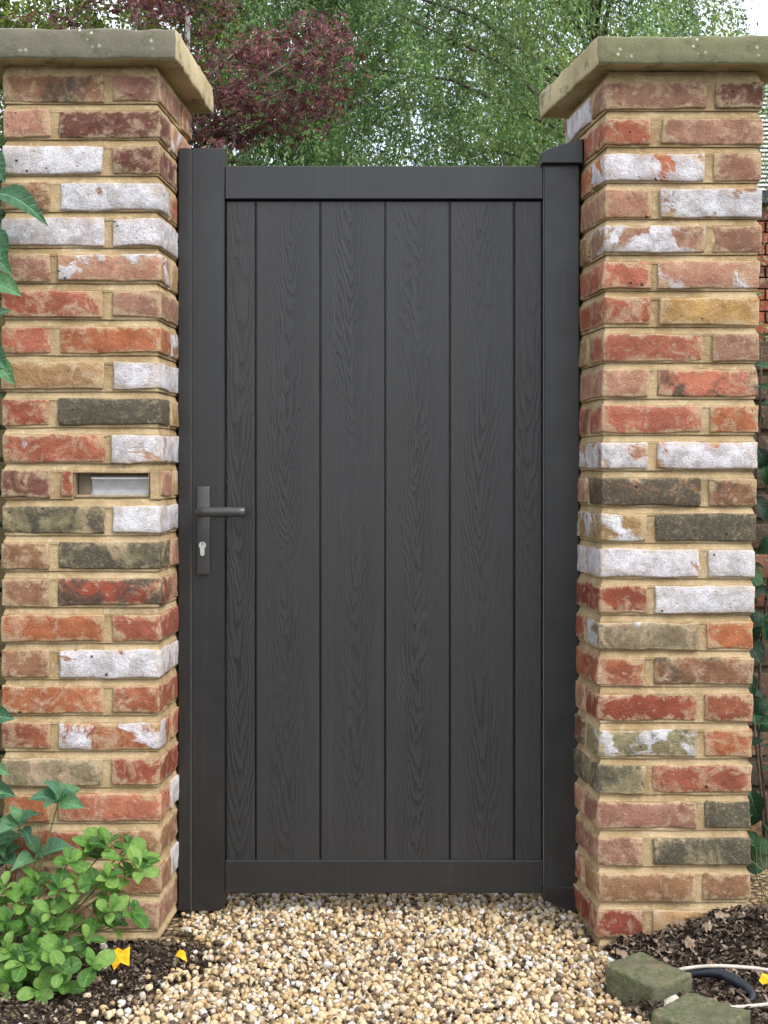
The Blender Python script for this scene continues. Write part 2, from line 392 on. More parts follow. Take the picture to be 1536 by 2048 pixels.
RIGHT = [(1, (DUS, .1, .1), (MAR, .05, 0)), (0, (RED, 0, 0), (DUS, .25, 0)), (1, (ORG, .72, 0), (DUS, .3, .15)),
 (0, (PNK, .15, 0), (BRN, .66, 0)), (1, (DUS, .68, 0), (DUS, .1, .1)), (0, (CORAL, .12, 0), (PNK, .52, .36)),
 (0, (RED, .15, 0), (YEL, 0, .2)), (1, (CORAL, .05, 0), (DUS, .2, .3)), (0, (PNK, .2, 0), (CORAL, .12, .48)),
 (1, (CORAL, .05, 0), (ORG, .08, 0)), (0, (PNK, .62, 0), (ORG, .66, 0)), (1, (BRN, 0, .78), (BRN, 0, .4)),
 (0, (TAN, .58, 0), (GRY, 0, .96)), (1, (PNK, .86, 0), (TAN, .92, 0)), (0, (DRD, 0, 0), (TAN, .90, 0)),
 (1, (GRY, .45, .2), (ORG, 0, 0)), (0, (RED, 0, .1), (BRN, 0, .45)), (1, (DRD, 0, 0), (RED, .05, 0)),
 (1, (GRY, .42, .5), (ORG, 0, 0)), (0, (GRY, 0, .62), (RED, 0, 0)), (1, (DUS, .25, .15), (GRY, 0, .8)),
 (0, (DUS, .12, 0), (GRY, .22, .74)), (1, (BRN, .05, .25), (BRN, 0, .2)), (0, (DRD, 0, .1), (TAN, 0, .3))]
W, P, PITCH, BH, J = .3262, .3275, .0743, .0560, .0183
HD, ST = .0985, .2094
ANY = [RED, ORG, DUS, PNK, BRN, CORAL, TAN]

def make_pier(side, label, table, ztop, Xin, splay, copmat, cop):
    base = empty('brick_pier', (Xin(0) + side * W / 2, P / 2, 0), label, 'gate pier', 'brick piers either side of the gate')
    def mp(u, v, z):                       # pier plan: inner face slightly out of square
        ws = 1.0 if side < 0 else 1.0 - .035 * (1 - z / 1.77)
        return (Xin(z) + side * u * ws - side * splay * v * (1 - u / W), v, z)
    def mapped(V): return np.array([mp(*p) for p in V])
    rs = random.Random(side + 11)
    def brick(u0, u1, v0, v1, z0, z1, spec, seed):
        e = lambda a: rs.uniform(-a, a)
        u0 += e(.002); u1 += e(.002); z0 += e(.0016); z1 += e(.0016); dv = rs.uniform(-.002, .0012) if v0 < .001 else 0
        h = [(u1 - u0) / 2, (v1 - v0) / 2, (z1 - z0) / 2]
        n = (6 if h[0] > .08 else 3, 6 if h[1] > .08 else 3, 3)
        V, Fc = round_box(*h, rs.uniform(.0022, .0045), n)
        H_ = np.array(h); near = np.sort(H_ - np.abs(V), axis=1)[:, 1]; edge = np.clip(1 - near / .016, 0, 1)
        V = wobble(V, .0034, 15, seed); V = wobble(V, .0028, 48, seed + .5)
        V += np.array([(u0 + u1) / 2, (v0 + v1) / 2 + dv, (z0 + z1) / 2])
        V = mapped(V)
        if side < 0: Fc = [q[::-1] for q in Fc]
        o = mesh_obj('brick', V, Fc, BRICK, base, V.mean(axis=0), True)
        at = o.data.attributes.new('edge', 'FLOAT', 'POINT'); at.data.foreach_set('value', edge.astype(np.float32))
        col, wh, so = spec
        k = rs.uniform(.92, 1.14); gv = (col[0] + col[1] + col[2]) / 3; col = [v + (gv - v) * .08 for v in col]; k *= .92; o.color = (col[0] * k, col[1] * k * rs.uniform(.97, 1.08), col[2] * k * .88, 1)
        o['white'] = float(wh); o['soot_shade'] = float(so)
        return o
    parts = []
    def ring(zs):                          # zs: list of (z, inset); one closed loft
        n = 14; V = []; Fc = []
        for (z, ins) in zs:
            for s_ in range(4):
                for k in range(n):
                    t = k / n
                    a = [(0, 0), (W, 0), (W, P), (0, P)][s_]; b = [(W, 0), (W, P), (0, P), (0, 0)][s_]
                    u = a[0] + (b[0] - a[0]) * t; v = a[1] + (b[1] - a[1]) * t
                    u = ins + u * (W - 2 * ins) / W; v = ins + v * (P - 2 * ins) / P
                    q = mnoise.noise_vector(Vector((u * 22, v * 22 + side * 9, z * 40)))
                    V.append(mp(u + q.x * .0016, v + q.y * .0016, z + q.z * .0016))
        m_ = 4 * n
        for i in range(len(zs) - 1):
            for k in range(m_):
                Fc.append((i * m_ + k, i * m_ + (k + 1) % m_, (i + 1) * m_ + (k + 1) % m_, (i + 1) * m_ + k))
        Fc.append(tuple(range(m_))[::-1]); Fc.append(tuple((len(zs) - 1) * m_ + k for k in range(m_)))
        if side > 0: Fc = [q[::-1] for q in Fc]
        parts.append((V, Fc))
    def core(u0, u1, v0, v1, z0, z1):
        V, Fc = round_box((u1 - u0) / 2, (v1 - v0) / 2, (z1 - z0) / 2, .001, (6, 6, 1))
        V += np.array([(u0 + u1) / 2, (v0 + v1) / 2, (z0 + z1) / 2]); V = wobble(V, .0012, 40, 3)
        if side < 0: Fc = [q[::-1] for q in Fc]
        parts.append((mapped(V), Fc))
    def joint(zt):                         # weather-struck bed joint, deep under the brick above, flush below
        zb = zt - J
        ring([(zt + .005, .0115), (zt - .001, .0110), (zt - J * .35, .0075), (zt - J * .8, .0048), (zb + .001, .0034), (zb - .004, .0034), (zb - .006, .012)])
    joint(ztop + J)
    for i, (sleft, a, b) in enumerate(table):
        z1 = ztop - i * PITCH; z0 = z1 - BH
        joint(z0)
        hin = bool(sleft) if side < 0 else not sleft       # header at the inner corner?
        inner, outer = (b, a) if side < 0 else (a, b)
        letter = side < 0 and i == 11
        rnd = lambda: (rs.choice(ANY), rs.choice([0, .1, .2, .5, .8]), rs.choice([0, 0, .1, .5]))
        sd = i * 10 + (3 if side > 0 else 500)
        if letter:
            uo = lambda p: (320 - p) / F * 2.8
            core(.004, uo(299), .004, P - .004, z0 - .004, z1 + .004)
            core(uo(145), W - .004, .0045, P - .004, z0 - .004, z1 + .004)
            core(uo(300), uo(144), .19, P - .004, z0 - .004, z1 + .004)
            brick(W - HD, W, 0, ST, z0, z1, outer, sd + 1)
            brick(uo(144), uo(122), 0, HD, z0, z1, (RED, .15, 0), sd + 2)
            brick(0.0, HD * .2, .022, .12, z0, z1, (PNK, .3, 0), sd + 3)
            brick(0.0, HD * .2, .138, P - .01, z0, z1, rnd(), sd + 4)
            brick(HD + J, W, P - HD, P, z0, z1, rnd(), sd + 5)
            continue
        core(.0045, W - .0045, .0045, P - .0045, z0 - .004, z1 + .004)
        if hin:
            brick(0, HD, 0, ST, z0, z1, inner, sd + 1); brick(HD + J, W, 0, HD, z0, z1, outer, sd + 2)
            brick(W - HD, W, HD + J, P, z0, z1, rnd(), sd + 3); brick(0, W - HD - J, P - HD, P, z0, z1, rnd(), sd + 4)
        else:
            brick(0, ST, 0, HD, z0, z1, inner, sd + 1); brick(W - HD, W, 0, ST, z0, z1, outer, sd + 2)
            brick(HD + J, W, P - HD, P, z0, z1, rnd(), sd + 3); brick(0, HD, HD + J, P, z0, z1, rnd(), sd + 4)
    V, Fc = merge(parts)
    mesh_obj('mortar', V, Fc, MORTAR, base, wloc(base), False)
    # coping slab
    xf, xb, zb, zt = cop
    cz = (zb + zt) / 2; y0, y1 = -.04, .40
    V, Fc = round_box(.5, .22, (zt - zb) / 2, .006, (20, 20, 3))
    out = []
    for p in V:
        t = (p[1] + .22) / .44; xi = xf + (xb - xf) * t; xo = Xin(1.8) + side * (W + .04)
        q = (p[0] + .5)                    # 0 = inner edge
        z = p[2] + (.012 * max(0, 1 - max(abs(p[0]) / .5, abs(p[1]) / .22)) if p[2] > 0 else 0)
        out.append((xi + (xo - xi) * q, y0 + (y1 - y0) * t, cz + z))
    V = wobble(np.array(out), .0035, 14, side + 3); V = wobble(V, .0030, 50, side + 5)
    if side < 0: Fc = [q[::-1] for q in Fc]
    mesh_obj('coping', V, Fc, copmat, base, V.mean(axis=0), True)
    return base
XL = lambda z: -.4619
XR = lambda z: .4405 + .0150 * min(1, max(0, (z - .35) / 1.3))
make_pier(-1, 'reclaimed brick pier with grey coping and letter slot beside the gate handle', LEFT, 1.786, XL, .055, COPL, (-.4227, -.4018, 1.806, 1.868))
make_pier(1, 'reclaimed brick pier with olive mossy coping on the gate\'s hinge side', RIGHT, 1.771, XR, .118, COPR, (.436, .365, 1.795, 1.853))

# ------------------------------------------------------------------ letter slot in the left pier
ux = lambda p: (p - 768) / F * 2.8
z12 = 1.786 - 11 * PITCH; zl0, zl1 = z12 - BH, z12
lb = empty('letter_slot', ((ux(145) + ux(299)) / 2, .1, zl0), 'small brushed steel letter slot recessed in the left brick pier', 'letter slot')
xa, xb_ = ux(145.5), ux(298.5)
sv = merge([(round_box(.0015, .085, BH / 2 - .0015, .0005)[0] + np.array([xa + .002, .092, (zl0 + zl1) / 2]), round_box(.0015, .085, BH / 2 - .0015, .0005)[1]),
            (round_box(.0015, .085, BH / 2 - .0015, .0005)[0] + np.array([xb_ - .002, .092, (zl0 + zl1) / 2]), round_box(.0015, .085, BH / 2 - .0015, .0005)[1]),
            (round_box((xb_ - xa) / 2 - .004, .085, .0015, .0005)[0] + np.array([(xa + xb_) / 2, .092, zl0 + .0015]), round_box((xb_ - xa) / 2 - .004, .085, .0015, .0005)[1]),
            (round_box((xb_ - xa) / 2 - .004, .085, .0015, .0005)[0] + np.array([(xa + xb_) / 2, .092, zl1 - .0015]), round_box((xb_ - xa) / 2 - .004, .085, .0015, .0005)[1])])
mesh_obj('sleeve', sv[0], sv[1], BRONZE, lb, wloc(lb))
xfl = ux(177)
box_obj('surround', xa + .0045, xfl, .034, .040, zl0 + .0035, zl1 - .0035, BRONZE, lb, .001)
prof = []                                   # section (y, z) of the sprung flap: rolled hood above, flat plate, lip below
for k in range(9):
    t = k / 8; prof.append((.052 - .030 * math.sin(t * math.pi / 2), zl1 - .004 - .013 * t ** 1.4))
prof += [(.023, zl1 - .0185), (.030, zl1 - .0192), (.034, zl0 + .016), (.033, zl0 + .0150), (.014, zl0 + .004)]
V = [(x, y, z) for x in (xfl + .0008, xb_ - .005) for (y, z) in prof]; n = len(prof)
mesh_obj('flap', V, [(k, k + 1, n + k + 1, n + k) for k in range(n - 1)], STEEL, lb, wloc(lb))
box_obj('back_plate', xa + .004, xb_ - .004, .172, .176, zl0 + .002, zl1 - .002, BRONZE, lb)

# ------------------------------------------------------------------ gate
GY = .18; gd = GY - CAMY
gx = lambda p: (p - 768) / F * gd
gz = lambda p: CAMZ + (HZ - p) / F * gd
post = empty('gate_post', (gx(369), GY + .04, 0), 'slim anthracite latch post fixed to the left brick pier', 'gate post')
box_obj('post_body', gx(356.5), gx(381), GY, GY + .08, gz(1822), gz(296), GATE, post, .0018)
box_obj('edge_highlight_strip', gx(381.2), gx(382.8), GY + .0005, GY + .05, gz(1821), gz(297), EDGE_HIGHLIGHT, post, .0004)  # thin lighter strip in place of light caught on the bevel
gate = empty('garden_gate', (gx(735), GY + .03, .035), 'dark grey metal gate with vertical wood-grain boards and lever handle', 'gate')
# stile on the latch side, its lower corner rounded off
def stile():
    x0, x1, z0, z1, r = gx(383), gx(449), gz(1822), gz(296), .016
    pts = [(x0, z0)]
    for k in range(7):
        a = R(-90 + 15 * k); pts.append((x1 - r + r * math.cos(a), z0 + r + r * math.sin(a)))
    pts += [(x1, z1), (x0, z1)]
    bv = .0018; cx, cz = (x0 + x1) / 2, (z0 + z1) / 2; n = len(pts)
    shr = lambda p: (p[0] + (bv if p[0] < cx else -bv), p[1] + (bv if p[1] < cz else -bv))
    V = [(*shr(p), 0) for p in pts]
    V = [(x, GY, z) for (x, z, _) in V] + [(x, GY + bv, z) for (x, z) in pts] + [(x, GY + .06, z) for (x, z) in pts]
    Fc = [tuple(range(n))]
    for L in (0, 1):
        for k in range(n): Fc.append((L * n + k, (L + 1) * n + k, (L + 1) * n + (k + 1) % n, L * n + (k + 1) % n))
    Fc.append(tuple(2 * n + k for k in range(n))[::-1])
    return mesh_obj('latch_stile', V, Fc, GATE, gate, (cx, GY, cz))
stile()
box_obj('edge_highlight_strip', gx(1086.8), gx(1088.4), GY + .0005, GY + .05, gz(1773), gz(328), EDGE_HIGHLIGHT, gate, .0004)
box_obj('hinge_stile', gx(1088.6), gx(1160) - .001, GY, GY + .06, gz(1777), gz(328), GATE, gate, .0022)
def wedge(name, poly, y0, y1):              # poly in photo px at the front plane y0
    d = y0 - CAMY; pts = [((p[0] - 768) / F * d, CAMZ + (HZ - p[1]) / F * d) for p in poly]
    n = len(pts); c = np.mean(pts, axis=0); bv = .0025
    fr = [(x + (c[0] - x) / math.hypot(c[0] - x, c[1] - z) * bv * 1.3, y0, z + (c[1] - z) / math.hypot(c[0] - x, c[1] - z) * bv * 1.3) for x, z in pts]
    V = fr + [(x, y0 + bv, z) for x, z in pts] + [(x, y1, z) for x, z in pts]
    Fc = [tuple(range(n))]
    for L in (0, 1):
        for k in range(n): Fc.append((L * n + k, (L + 1) * n + k, (L + 1) * n + (k + 1) % n, L * n + (k + 1) % n))
    Fc.append(tuple(2 * n + k for k in range(n))[::-1])
    return mesh_obj(name, V, Fc, GATE, gate, (c[0], y0, c[1]))
wedge('top_cap', [(1084, 326), (1167, 326), (1167, 277), (1160, 278), (1091, 299), (1084, 305)], .160, .245)
wedge('bottom_cap', [(1084.5, 1775), (1159, 1775), (1159, 1829), (1148, 1827), (1086, 1800)], GY - .004, GY + .062)
box_obj('top_rail', gx(449.5), gx(1086.5), GY + .004, GY + .05, gz(397), gz(331), GATE, gate, .0018)
box_obj('bottom_rail', gx(449.5), gx(1086.5), GY + .004, GY + .05, gz(1788), gz(1722), GATE, gate, .0018)
edges = [449.5, 510, 640, 770, 900, 1029.5, 1086.5]
for a, b in zip(edges[:-1], edges[1:]):
    mid = (a + b) / 2
    o = box_obj('board', gx(a + 1.6), gx(b - 1.6), GY + .013, GY + .040, gz(1722) - .004, gz(400), BOARD, gate, .0022)
box_obj('backing_panel', gx(450), gx(1086), GY + .026, GY + .038, gz(1724), gz(396), GATE, gate, .001)
# handle: long plate, round lever, euro cylinder
HX, HZc = gx(407), gz(1061)
V, Fc = round_box(.0152, .0045, .0972, .0040, (1, 1, 1))
pl = mesh_obj('handle_plate', V + np.array([HX, GY - .0045, HZc]), Fc, HANDLE, gate, (HX, GY - .004, HZc), True)
hzv = gz(1021.5) - .0008
lv = []
for x, dy, rr in ((gx(403), -.004, .0098), (gx(403), -.030, .0098), (gx(403.5), -.040, .0104), (gx(407), -.047, .0108), (gx(416), -.049, .0108), (gx(480), -.049, .0106), (gx(493), -.049, .0105), (gx(495), -.049, .0085)):
    lv.append(((x, GY + dy, hzv), rr))
V, Fc = tube([p for p, _ in lv], [r for _, r in lv], 16)
mesh_obj('lever', V, Fc, HANDLE, pl, (gx(440), GY - .045, hzv), True)
kx, kz = gx(406), gz(1090)
pts = [(kx + .0078 * math.cos(R(a)), kz + .0078 * math.sin(R(a))) for a in range(-55, 236, 15)]
pts = pts + [(kx - .0045, kz - .019)] + [(kx + .0045 * math.cos(R(a)), kz - .019 + .0045 * math.sin(R(a))) for a in range(195, 346, 30)] + [(kx + .0045, kz - .019)]
n = len(pts); V = [(x, GY - .0115, z) for x, z in pts] + [(x, GY - .006, z) for x, z in pts]
mesh_obj('lock_cylinder', V, [tuple(range(n))] + [(k, n + k, n + (k + 1) % n, (k + 1) % n) for k in range(n)], LOCK, pl, (kx, GY - .01, kz))
box_obj('key_slot', kx - .0010, kx + .0010, GY - .0122, GY - .0114, kz + .0005, kz + .0068, GATE, pl, .0002)

# ------------------------------------------------------------------ gravel (real pebbles)
def ico(sub=1):
    t = (1 + 5 ** .5) / 2
    V = [(-1, t, 0), (1, t, 0), (-1, -t, 0), (1, -t, 0), (0, -1, t), (0, 1, t), (0, -1, -t), (0, 1, -t), (t, 0, -1), (t, 0, 1), (-t, 0, -1), (-t, 0, 1)]
    Fc = [(0, 11, 5), (0, 5, 1), (0, 1, 7), (0, 7, 10), (0, 10, 11), (1, 5, 9), (5, 11, 4), (11, 10, 2), (10, 7, 6), (7, 1, 8), (3, 9, 4), (3, 4, 2), (3, 2, 6), (3, 6, 8), (3, 8, 9), (4, 9, 5), (2, 4, 11), (6, 2, 10), (8, 6, 7), (9, 8, 1)]
    V = [Vector(v).normalized() for v in V]
    for _ in range(sub):
        c = {}; N = []
        def mid(a, b):
            k = (min(a, b), max(a, b))
            if k not in c: c[k] = len(V); V.append(((V[a] + V[b]) / 2).normalized())
            return c[k]
        for a, b, d in Fc:
            x, y, z = mid(a, b), mid(b, d), mid(d, a); N += [(a, x, z), (b, y, x), (d, z, y), (x, y, z)]
        Fc = N
    return np.array(V), np.array(Fc)
IV, IF = ico(1)
PEBS = []
for k in range(14):
    v = wobble(IV, .55, 1.1, k * 3.7); v = wobble(v, .16, 2.6, k + 40)
    PEBS.append(v / np.abs(v).max())
def rot_mats(n, full=True):
    q = rng.normal(size=(n, 4)); q /= np.linalg.norm(q, axis=1)[:, None]
    w_, x, y, z = q.T
    return np.stack([np.stack([1 - 2 * (y * y + z * z), 2 * (x * y - z * w_), 2 * (x * z + y * w_)], 1),
                     np.stack([2 * (x * y + z * w_), 1 - 2 * (x * x + z * z), 2 * (y * z - x * w_)], 1),
                     np.stack([2 * (x * z - y * w_), 2 * (y * z + x * w_), 1 - 2 * (x * x + y * y)], 1)], 1)
# outline of the gravel on the ground, left and right, as distance y -> X limits
LB = [(1790, 330), (1830, 345), (1868, 395), (1905, 440), (1935, 390), (1962, 335), (1990, 285), (2015, 235), (2048, 175), (2090, 90)]
RB = [(1790, 1215), (1835, 1190), (1880, 1205), (1920, 1228), (1955, 1222), (2000, 1245), (2048, 1300), (2090, 1340)]
LBg = [ground_px(x, y) for y, x in LB][::-1]; RBg = [ground_px(x, y) for y, x in RB][::-1]
ly = np.array([p.y for p in LBg]); lx = np.array([p.x for p in LBg]); ry = np.array([p.y for p in RBg]); rx = np.array([p.x for p in RBg])
def pebbles(cell, z, rlo, rhi, keep):
    xs = np.arange(-.78, .78, cell); ys = np.arange(-.62, .62, cell)
    X, Y = np.meshgrid(xs, ys); X = X.ravel() + rng.uniform(-.5, .5, X.size) * cell; Y = Y.ravel() + rng.uniform(-.5, .5, Y.size) * cell
    wl = np.interp(Y, ly, lx); wr = np.interp(Y, ry, rx)
    e = rng.normal(0, .034, X.size)
    ok = (X > wl + e) & (X < wr + e * .5) & (rng.random(X.size) < keep)
    ok |= (X < wl) & (Y < .03) & (rng.random(X.size) < .055 * keep)
    ok &= ~((X < -.44) & (Y > -.01) & (Y < .35)) & ~((X > .425) & (Y > -.012) & (Y < .35))
    X, Y = X[ok], Y[ok]; n = X.size
    r = rng.uniform(rlo, rhi, n) * np.where(rng.random(n) < .08, 1.35, 1) * np.where(rng.random(n) < .25, .68, 1)
    Z = z + rng.uniform(-.003, .003, n) + np.where(X < np.interp(Y, ly, lx), .007, 0)
    Rm = rot_mats(n); sc = np.stack([r, r * rng.uniform(.68, 1, n), r * rng.uniform(.55, .9, n)], 1)
    which = rng.integers(0, len(PEBS), n)
    base = np.stack(PEBS)[which] * sc[:, None, :]
    V = np.einsum('nij,nkj->nki', Rm, base) + np.stack([X, Y, Z], 1)[:, None, :]
    return V.reshape(-1, 3), n
Va, na = pebbles(.0132, -.0118, .0062, .0104, 1.0); Vb, nb = pebbles(.0150, -.0048, .0056, .0102, .62)
V = np.concatenate([Va, Vb]); nn = na + nb
Fc = (IF[None, :, :] + (np.arange(nn) * len(IV))[:, None, None]).reshape(-1, 3)
PEB = mat_island('pebble', [(0, (.07, .045, .03)), (.09, (.24, .16, .09)), (.24, (.48, .335, .165)), (.46, (.59, .44, .25)), (.70, (.68, .56, .385)), (.84, (.47, .40, .32)), (.92, (.63, .61, .57)), (1, (.84, .81, .74))], .55, .4, 0, False, .3, 260)
g = mesh_obj('gravel', V, Fc, PEB, None, (0, 0, 0), True)
tag(g, 'cream and honey coloured pebbles covering the path under the gate', 'gravel', None, 'stuff')

# ------------------------------------------------------------------ soil beds and mulch
def bed(name, x0, x1, y0, y1, hfun, nx=50, ny=40):
    xs = np.linspace(x0, x1, nx); ys = np.linspace(y0, y1, ny)
    V = [(x, y, hfun(x, y) + .006 * mnoise.noise(Vector((x * 30, y * 30, 4))) + .004 * mnoise.noise(Vector((x * 90, y * 90, 8)))) for y in ys for x in xs]
    Fc = [(j * nx + i, j * nx + i + 1, (j + 1) * nx + i + 1, (j + 1) * nx + i) for j in range(ny - 1) for i in range(nx - 1)]
    o = mesh_obj(name, V, Fc, SOIL, None, (0, 0, 0), True); o['kind'] = 'structure'; return o
sm = lambda t: max(0., min(1., t)) ** 2 * (3 - 2 * max(0., min(1., t)))
def hr(x, y):                              # right bed rises towards the pier and to the right
    e = x - float(np.interp(y, ry, rx))
    return -.026 + .024 * sm(e / .03) + .062 * sm((x - .50) / .24) * sm((y + .22) / .17)
def hl(x, y):
    e = float(np.interp(y, ly, lx)) - x
    return -.026 + .020 * sm(e / .05 + .3) + .02 * sm((-.6 - x) / .15)
bed('soil_bed', .40, 1.6, -1.1, -.002, hr, 90, 80)
bed('soil_bed', -1.6, -.30, -1.1, -.002, hl, 90, 80)
def chips(n, hf, xr, yr, inside, slo, shi, lift=.004):
    X = rng.uniform(*xr, n); Y = rng.uniform(*yr, n)
    ok = np.array([inside(x, y) for x, y in zip(X, Y)]); X, Y = X[ok], Y[ok]; n = len(X)
    Z = np.array([hf(x, y) for x, y in zip(X, Y)]) + rng.uniform(0, lift, n) + .003
    L = rng.uniform(slo, shi, n); Wd = L * rng.uniform(.22, .6, n); cur = L * rng.uniform(-.35, .55, n)
    yaw = rng.uniform(0, 6.283, n); tilt = rng.normal(0, .45, n); roll = rng.normal(0, .5, n)
    # 3 stations x 2 + tips = 8 verts
    st = np.array([[-.5, 0], [-.22, 1], [-.22, -1], [.15, .85], [.15, -.85], [.5, 0.0]])
    lx_ = st[None, :, 0] * L[:, None]; wx = st[None, :, 1] * Wd[:, None] * .5
    cz = cur[:, None] * (1 - (2 * st[None, :, 0]) ** 2) * .6 - np.abs(st[None, :, 1]) * Wd[:, None] * .12
    ct, s_t, cr_, sr = np.cos(tilt)[:, None], np.sin(tilt)[:, None], np.cos(roll)[:, None], np.sin(roll)[:, None]
    y1 = wx * cr_ - cz * sr; z1 = wx * sr + cz * cr_
    x2 = lx_ * ct - z1 * s_t; z2 = lx_ * s_t + z1 * ct
    cy, sy = np.cos(yaw)[:, None], np.sin(yaw)[:, None]
    V = np.stack([X[:, None] + x2 * cy - y1 * sy, Y[:, None] + x2 * sy + y1 * cy, Z[:, None] + z2 + .002], 2)
    Ft = np.array([[0, 2, 1], [1, 2, 4], [1, 4, 3], [3, 4, 5]])
    Fc = (Ft[None] + (np.arange(n) * 6)[:, None, None]).reshape(-1, 3)
    return V.reshape(-1, 3), Fc
MULCH = mat_island('mulch_chip', [(0, (.012, .008, .006)), (.3, (.035, .023, .017)), (.6, (.090, .062, .045)), (.82, (.17, .125, .09)), (1, (.32, .25, .185))], .85, .25, 0, False, .3, 300)
inr = lambda x, y: x > np.interp(y, ry, rx) + .004
inl = lambda x, y: x < np.interp(y, ly, lx) + .02 and y < 0
V, Fc = chips(15000, hr, (.40, 1.1), (-.60, -.004), inr, .006, .021, .010)
tag(mesh_obj('bark_mulch', V, Fc, MULCH), 'dark brown bark chips and leaf litter below the hinge-side pier', 'mulch', None, 'stuff')
V, Fc = chips(13000, hl, (-1.0, -.28), (-.60, -.004), inl, .005, .015, .006)
V2, F2 = chips(900, lambda x, y: -.004, (-.5, .5), (-.5, .12), lambda x, y: rng.random() < .35, .006, .022, .006)
F2 = F2 + len(V); V = np.concatenate([V, V2]); Fc = np.concatenate([Fc, F2])
tag(mesh_obj('leaf_litter', V, Fc, MULCH), 'dark crumbly leaf litter between the green shrub and the gravel', 'leaf litter', None, 'stuff')

# ------------------------------------------------------------------ leaves and plants
def leaf_mesh(name, mat, outline, cup=.12, curl=.15, fold=.1):
    """unit leaf from y=0 to y=1, outline = half widths; 3 across"""
    V = []; n = len(outline)
    for i, hw in enumerate(outline):
        y = i / (n - 1); zc = -curl * (y - .4) ** 2 * 2
        for s_ in (-1, -.5, 0, .5, 1):
            V.append((s_ * hw, y, zc + cup * hw * s_ * s_ * 2 + fold * abs(s_) * hw))
    Fc = [(i * 5 + k, i * 5 + k + 1, (i + 1) * 5 + k + 1, (i + 1) * 5 + k) for i in range(n - 1) for k in range(4)]
    me = bpy.data.meshes.new(name); me.from_pydata(V, [], Fc); me.update()
    me.polygons.foreach_set('use_smooth', np.ones(len(Fc), dtype=bool)); me.materials.append(mat); return me
ROUND = [.04, .17, .28, .355, .385, .375, .31, .15]; OBOV = [.03, .10, .19, .27, .31, .315, .26, .12]; OVAL = [.02, .15, .25, .31, .30, .235, .125, .006]; LANCE = [.015, .09, .15, .17, .15, .11, .055, .004]
def place_leaf(me, parent, pos, direction, normal, size, wide=1.0):
    d = Vector(direction).normalized(); n = Vector(normal); n = (n - d * n.dot(d)); n.normalize(); x = d.cross(n)
    o = bpy.data.objects.new('leaf', me)
    Mx = Matrix((x, d, n)).transposed()
    o.rotation_euler = Mx.to_euler(); o.location = Vector(pos) - wloc(parent); o.scale = (size * wide, size, size)
    return link(o, parent)

LG = mat_leaf('bright_leaf', s2l((48, 84, 36)), s2l((88, 132, 54)), s2l((132, 166, 84)), .42, .3)
LT = mat_leaf('dull_leaf', s2l((50, 88, 64)), s2l((78, 120, 88)), s2l((100, 142, 96)), .5, .25)
LD = mat_leaf('dark_leaf', s2l((18, 40, 24)), s2l((30, 62, 36)), s2l((52, 92, 52)), .45, .2)
gm = [leaf_mesh('round_leaf', LG, ROUND, .10, .15, .04), leaf_mesh('round_leaf', LG, [.03, .14, .23, .285, .295, .26, .18, .05], .06, .28, .06), leaf_mesh('round_leaf', LG, OBOV, .12, .2, .06)]
lm_ = leaf_mesh('lance_leaf', LT, [v * 1.25 for v in LANCE], .1, .5, .25)
tm = [leaf_mesh('oval_leaf', LT, OVAL, .1, .5, .2), leaf_mesh('oval_leaf', LT, OVAL, .2, .25, .25)]
dm = [leaf_mesh('dark_leaf', LD, OVAL, .1, .4, .2), leaf_mesh('dark_leaf', LD, LANCE, .1, .5, .2)]
rl = random.Random(5)
def shrub(name, base, label, cat, tips, meshes, per, size, stem_r, face=Vector((.1, -.6, .75)), group=None, spread=1.0):
    t = empty(name, base, label, cat, group); tb = []
    B = Vector(base)
    for tip in tips:
        tip = Vector(tip); b = B + Vector((rl.uniform(-.05, .05), rl.uniform(-.04, .04), -.01))
        midp = (b + tip) / 2 + Vector((rl.uniform(-.02, .02), rl.uniform(-.02, .02), rl.uniform(.0, .03)))
        tb.append(tube([b, (b + midp) / 2 + Vector((0, 0, .012)), midp, tip], [stem_r, stem_r * .9, stem_r * .75, stem_r * .5], 5))
        ax = ((tip - midp).normalized() * .5 + face * .8).normalized()
        k = rl.randint(*per); a0 = rl.uniform(0, 6.28)
        s1 = ax.cross(Vector((.3, .2, .9))).normalized(); s2 = ax.cross(s1).normalized()
        for j in range(k):
            inner = j >= k * .6
            a = a0 + j * 2.4; rad = (s1 * math.cos(a) + s2 * math.sin(a))
            op = rl.uniform(.25, .55) if not inner else rl.uniform(.7, 1.2)
            d = rad * spread + ax * op; n = ax - rad * op * .6 + Vector((rl.uniform(-.5, .5), rl.uniform(-.5, .5), rl.uniform(-.4, .4)))
            sz = size * rl.uniform(.6, 1.25) * (.65 if inner else 1)
            place_leaf(rl.choice(meshes), t, tip + ax * (.008 if inner else -.004 * rl.random()), d, n, sz, rl.uniform(.85, 1.1))
    V, Fc = merge(tb); mesh_obj('stem', V, Fc, STEM, t, B, True)
    return t
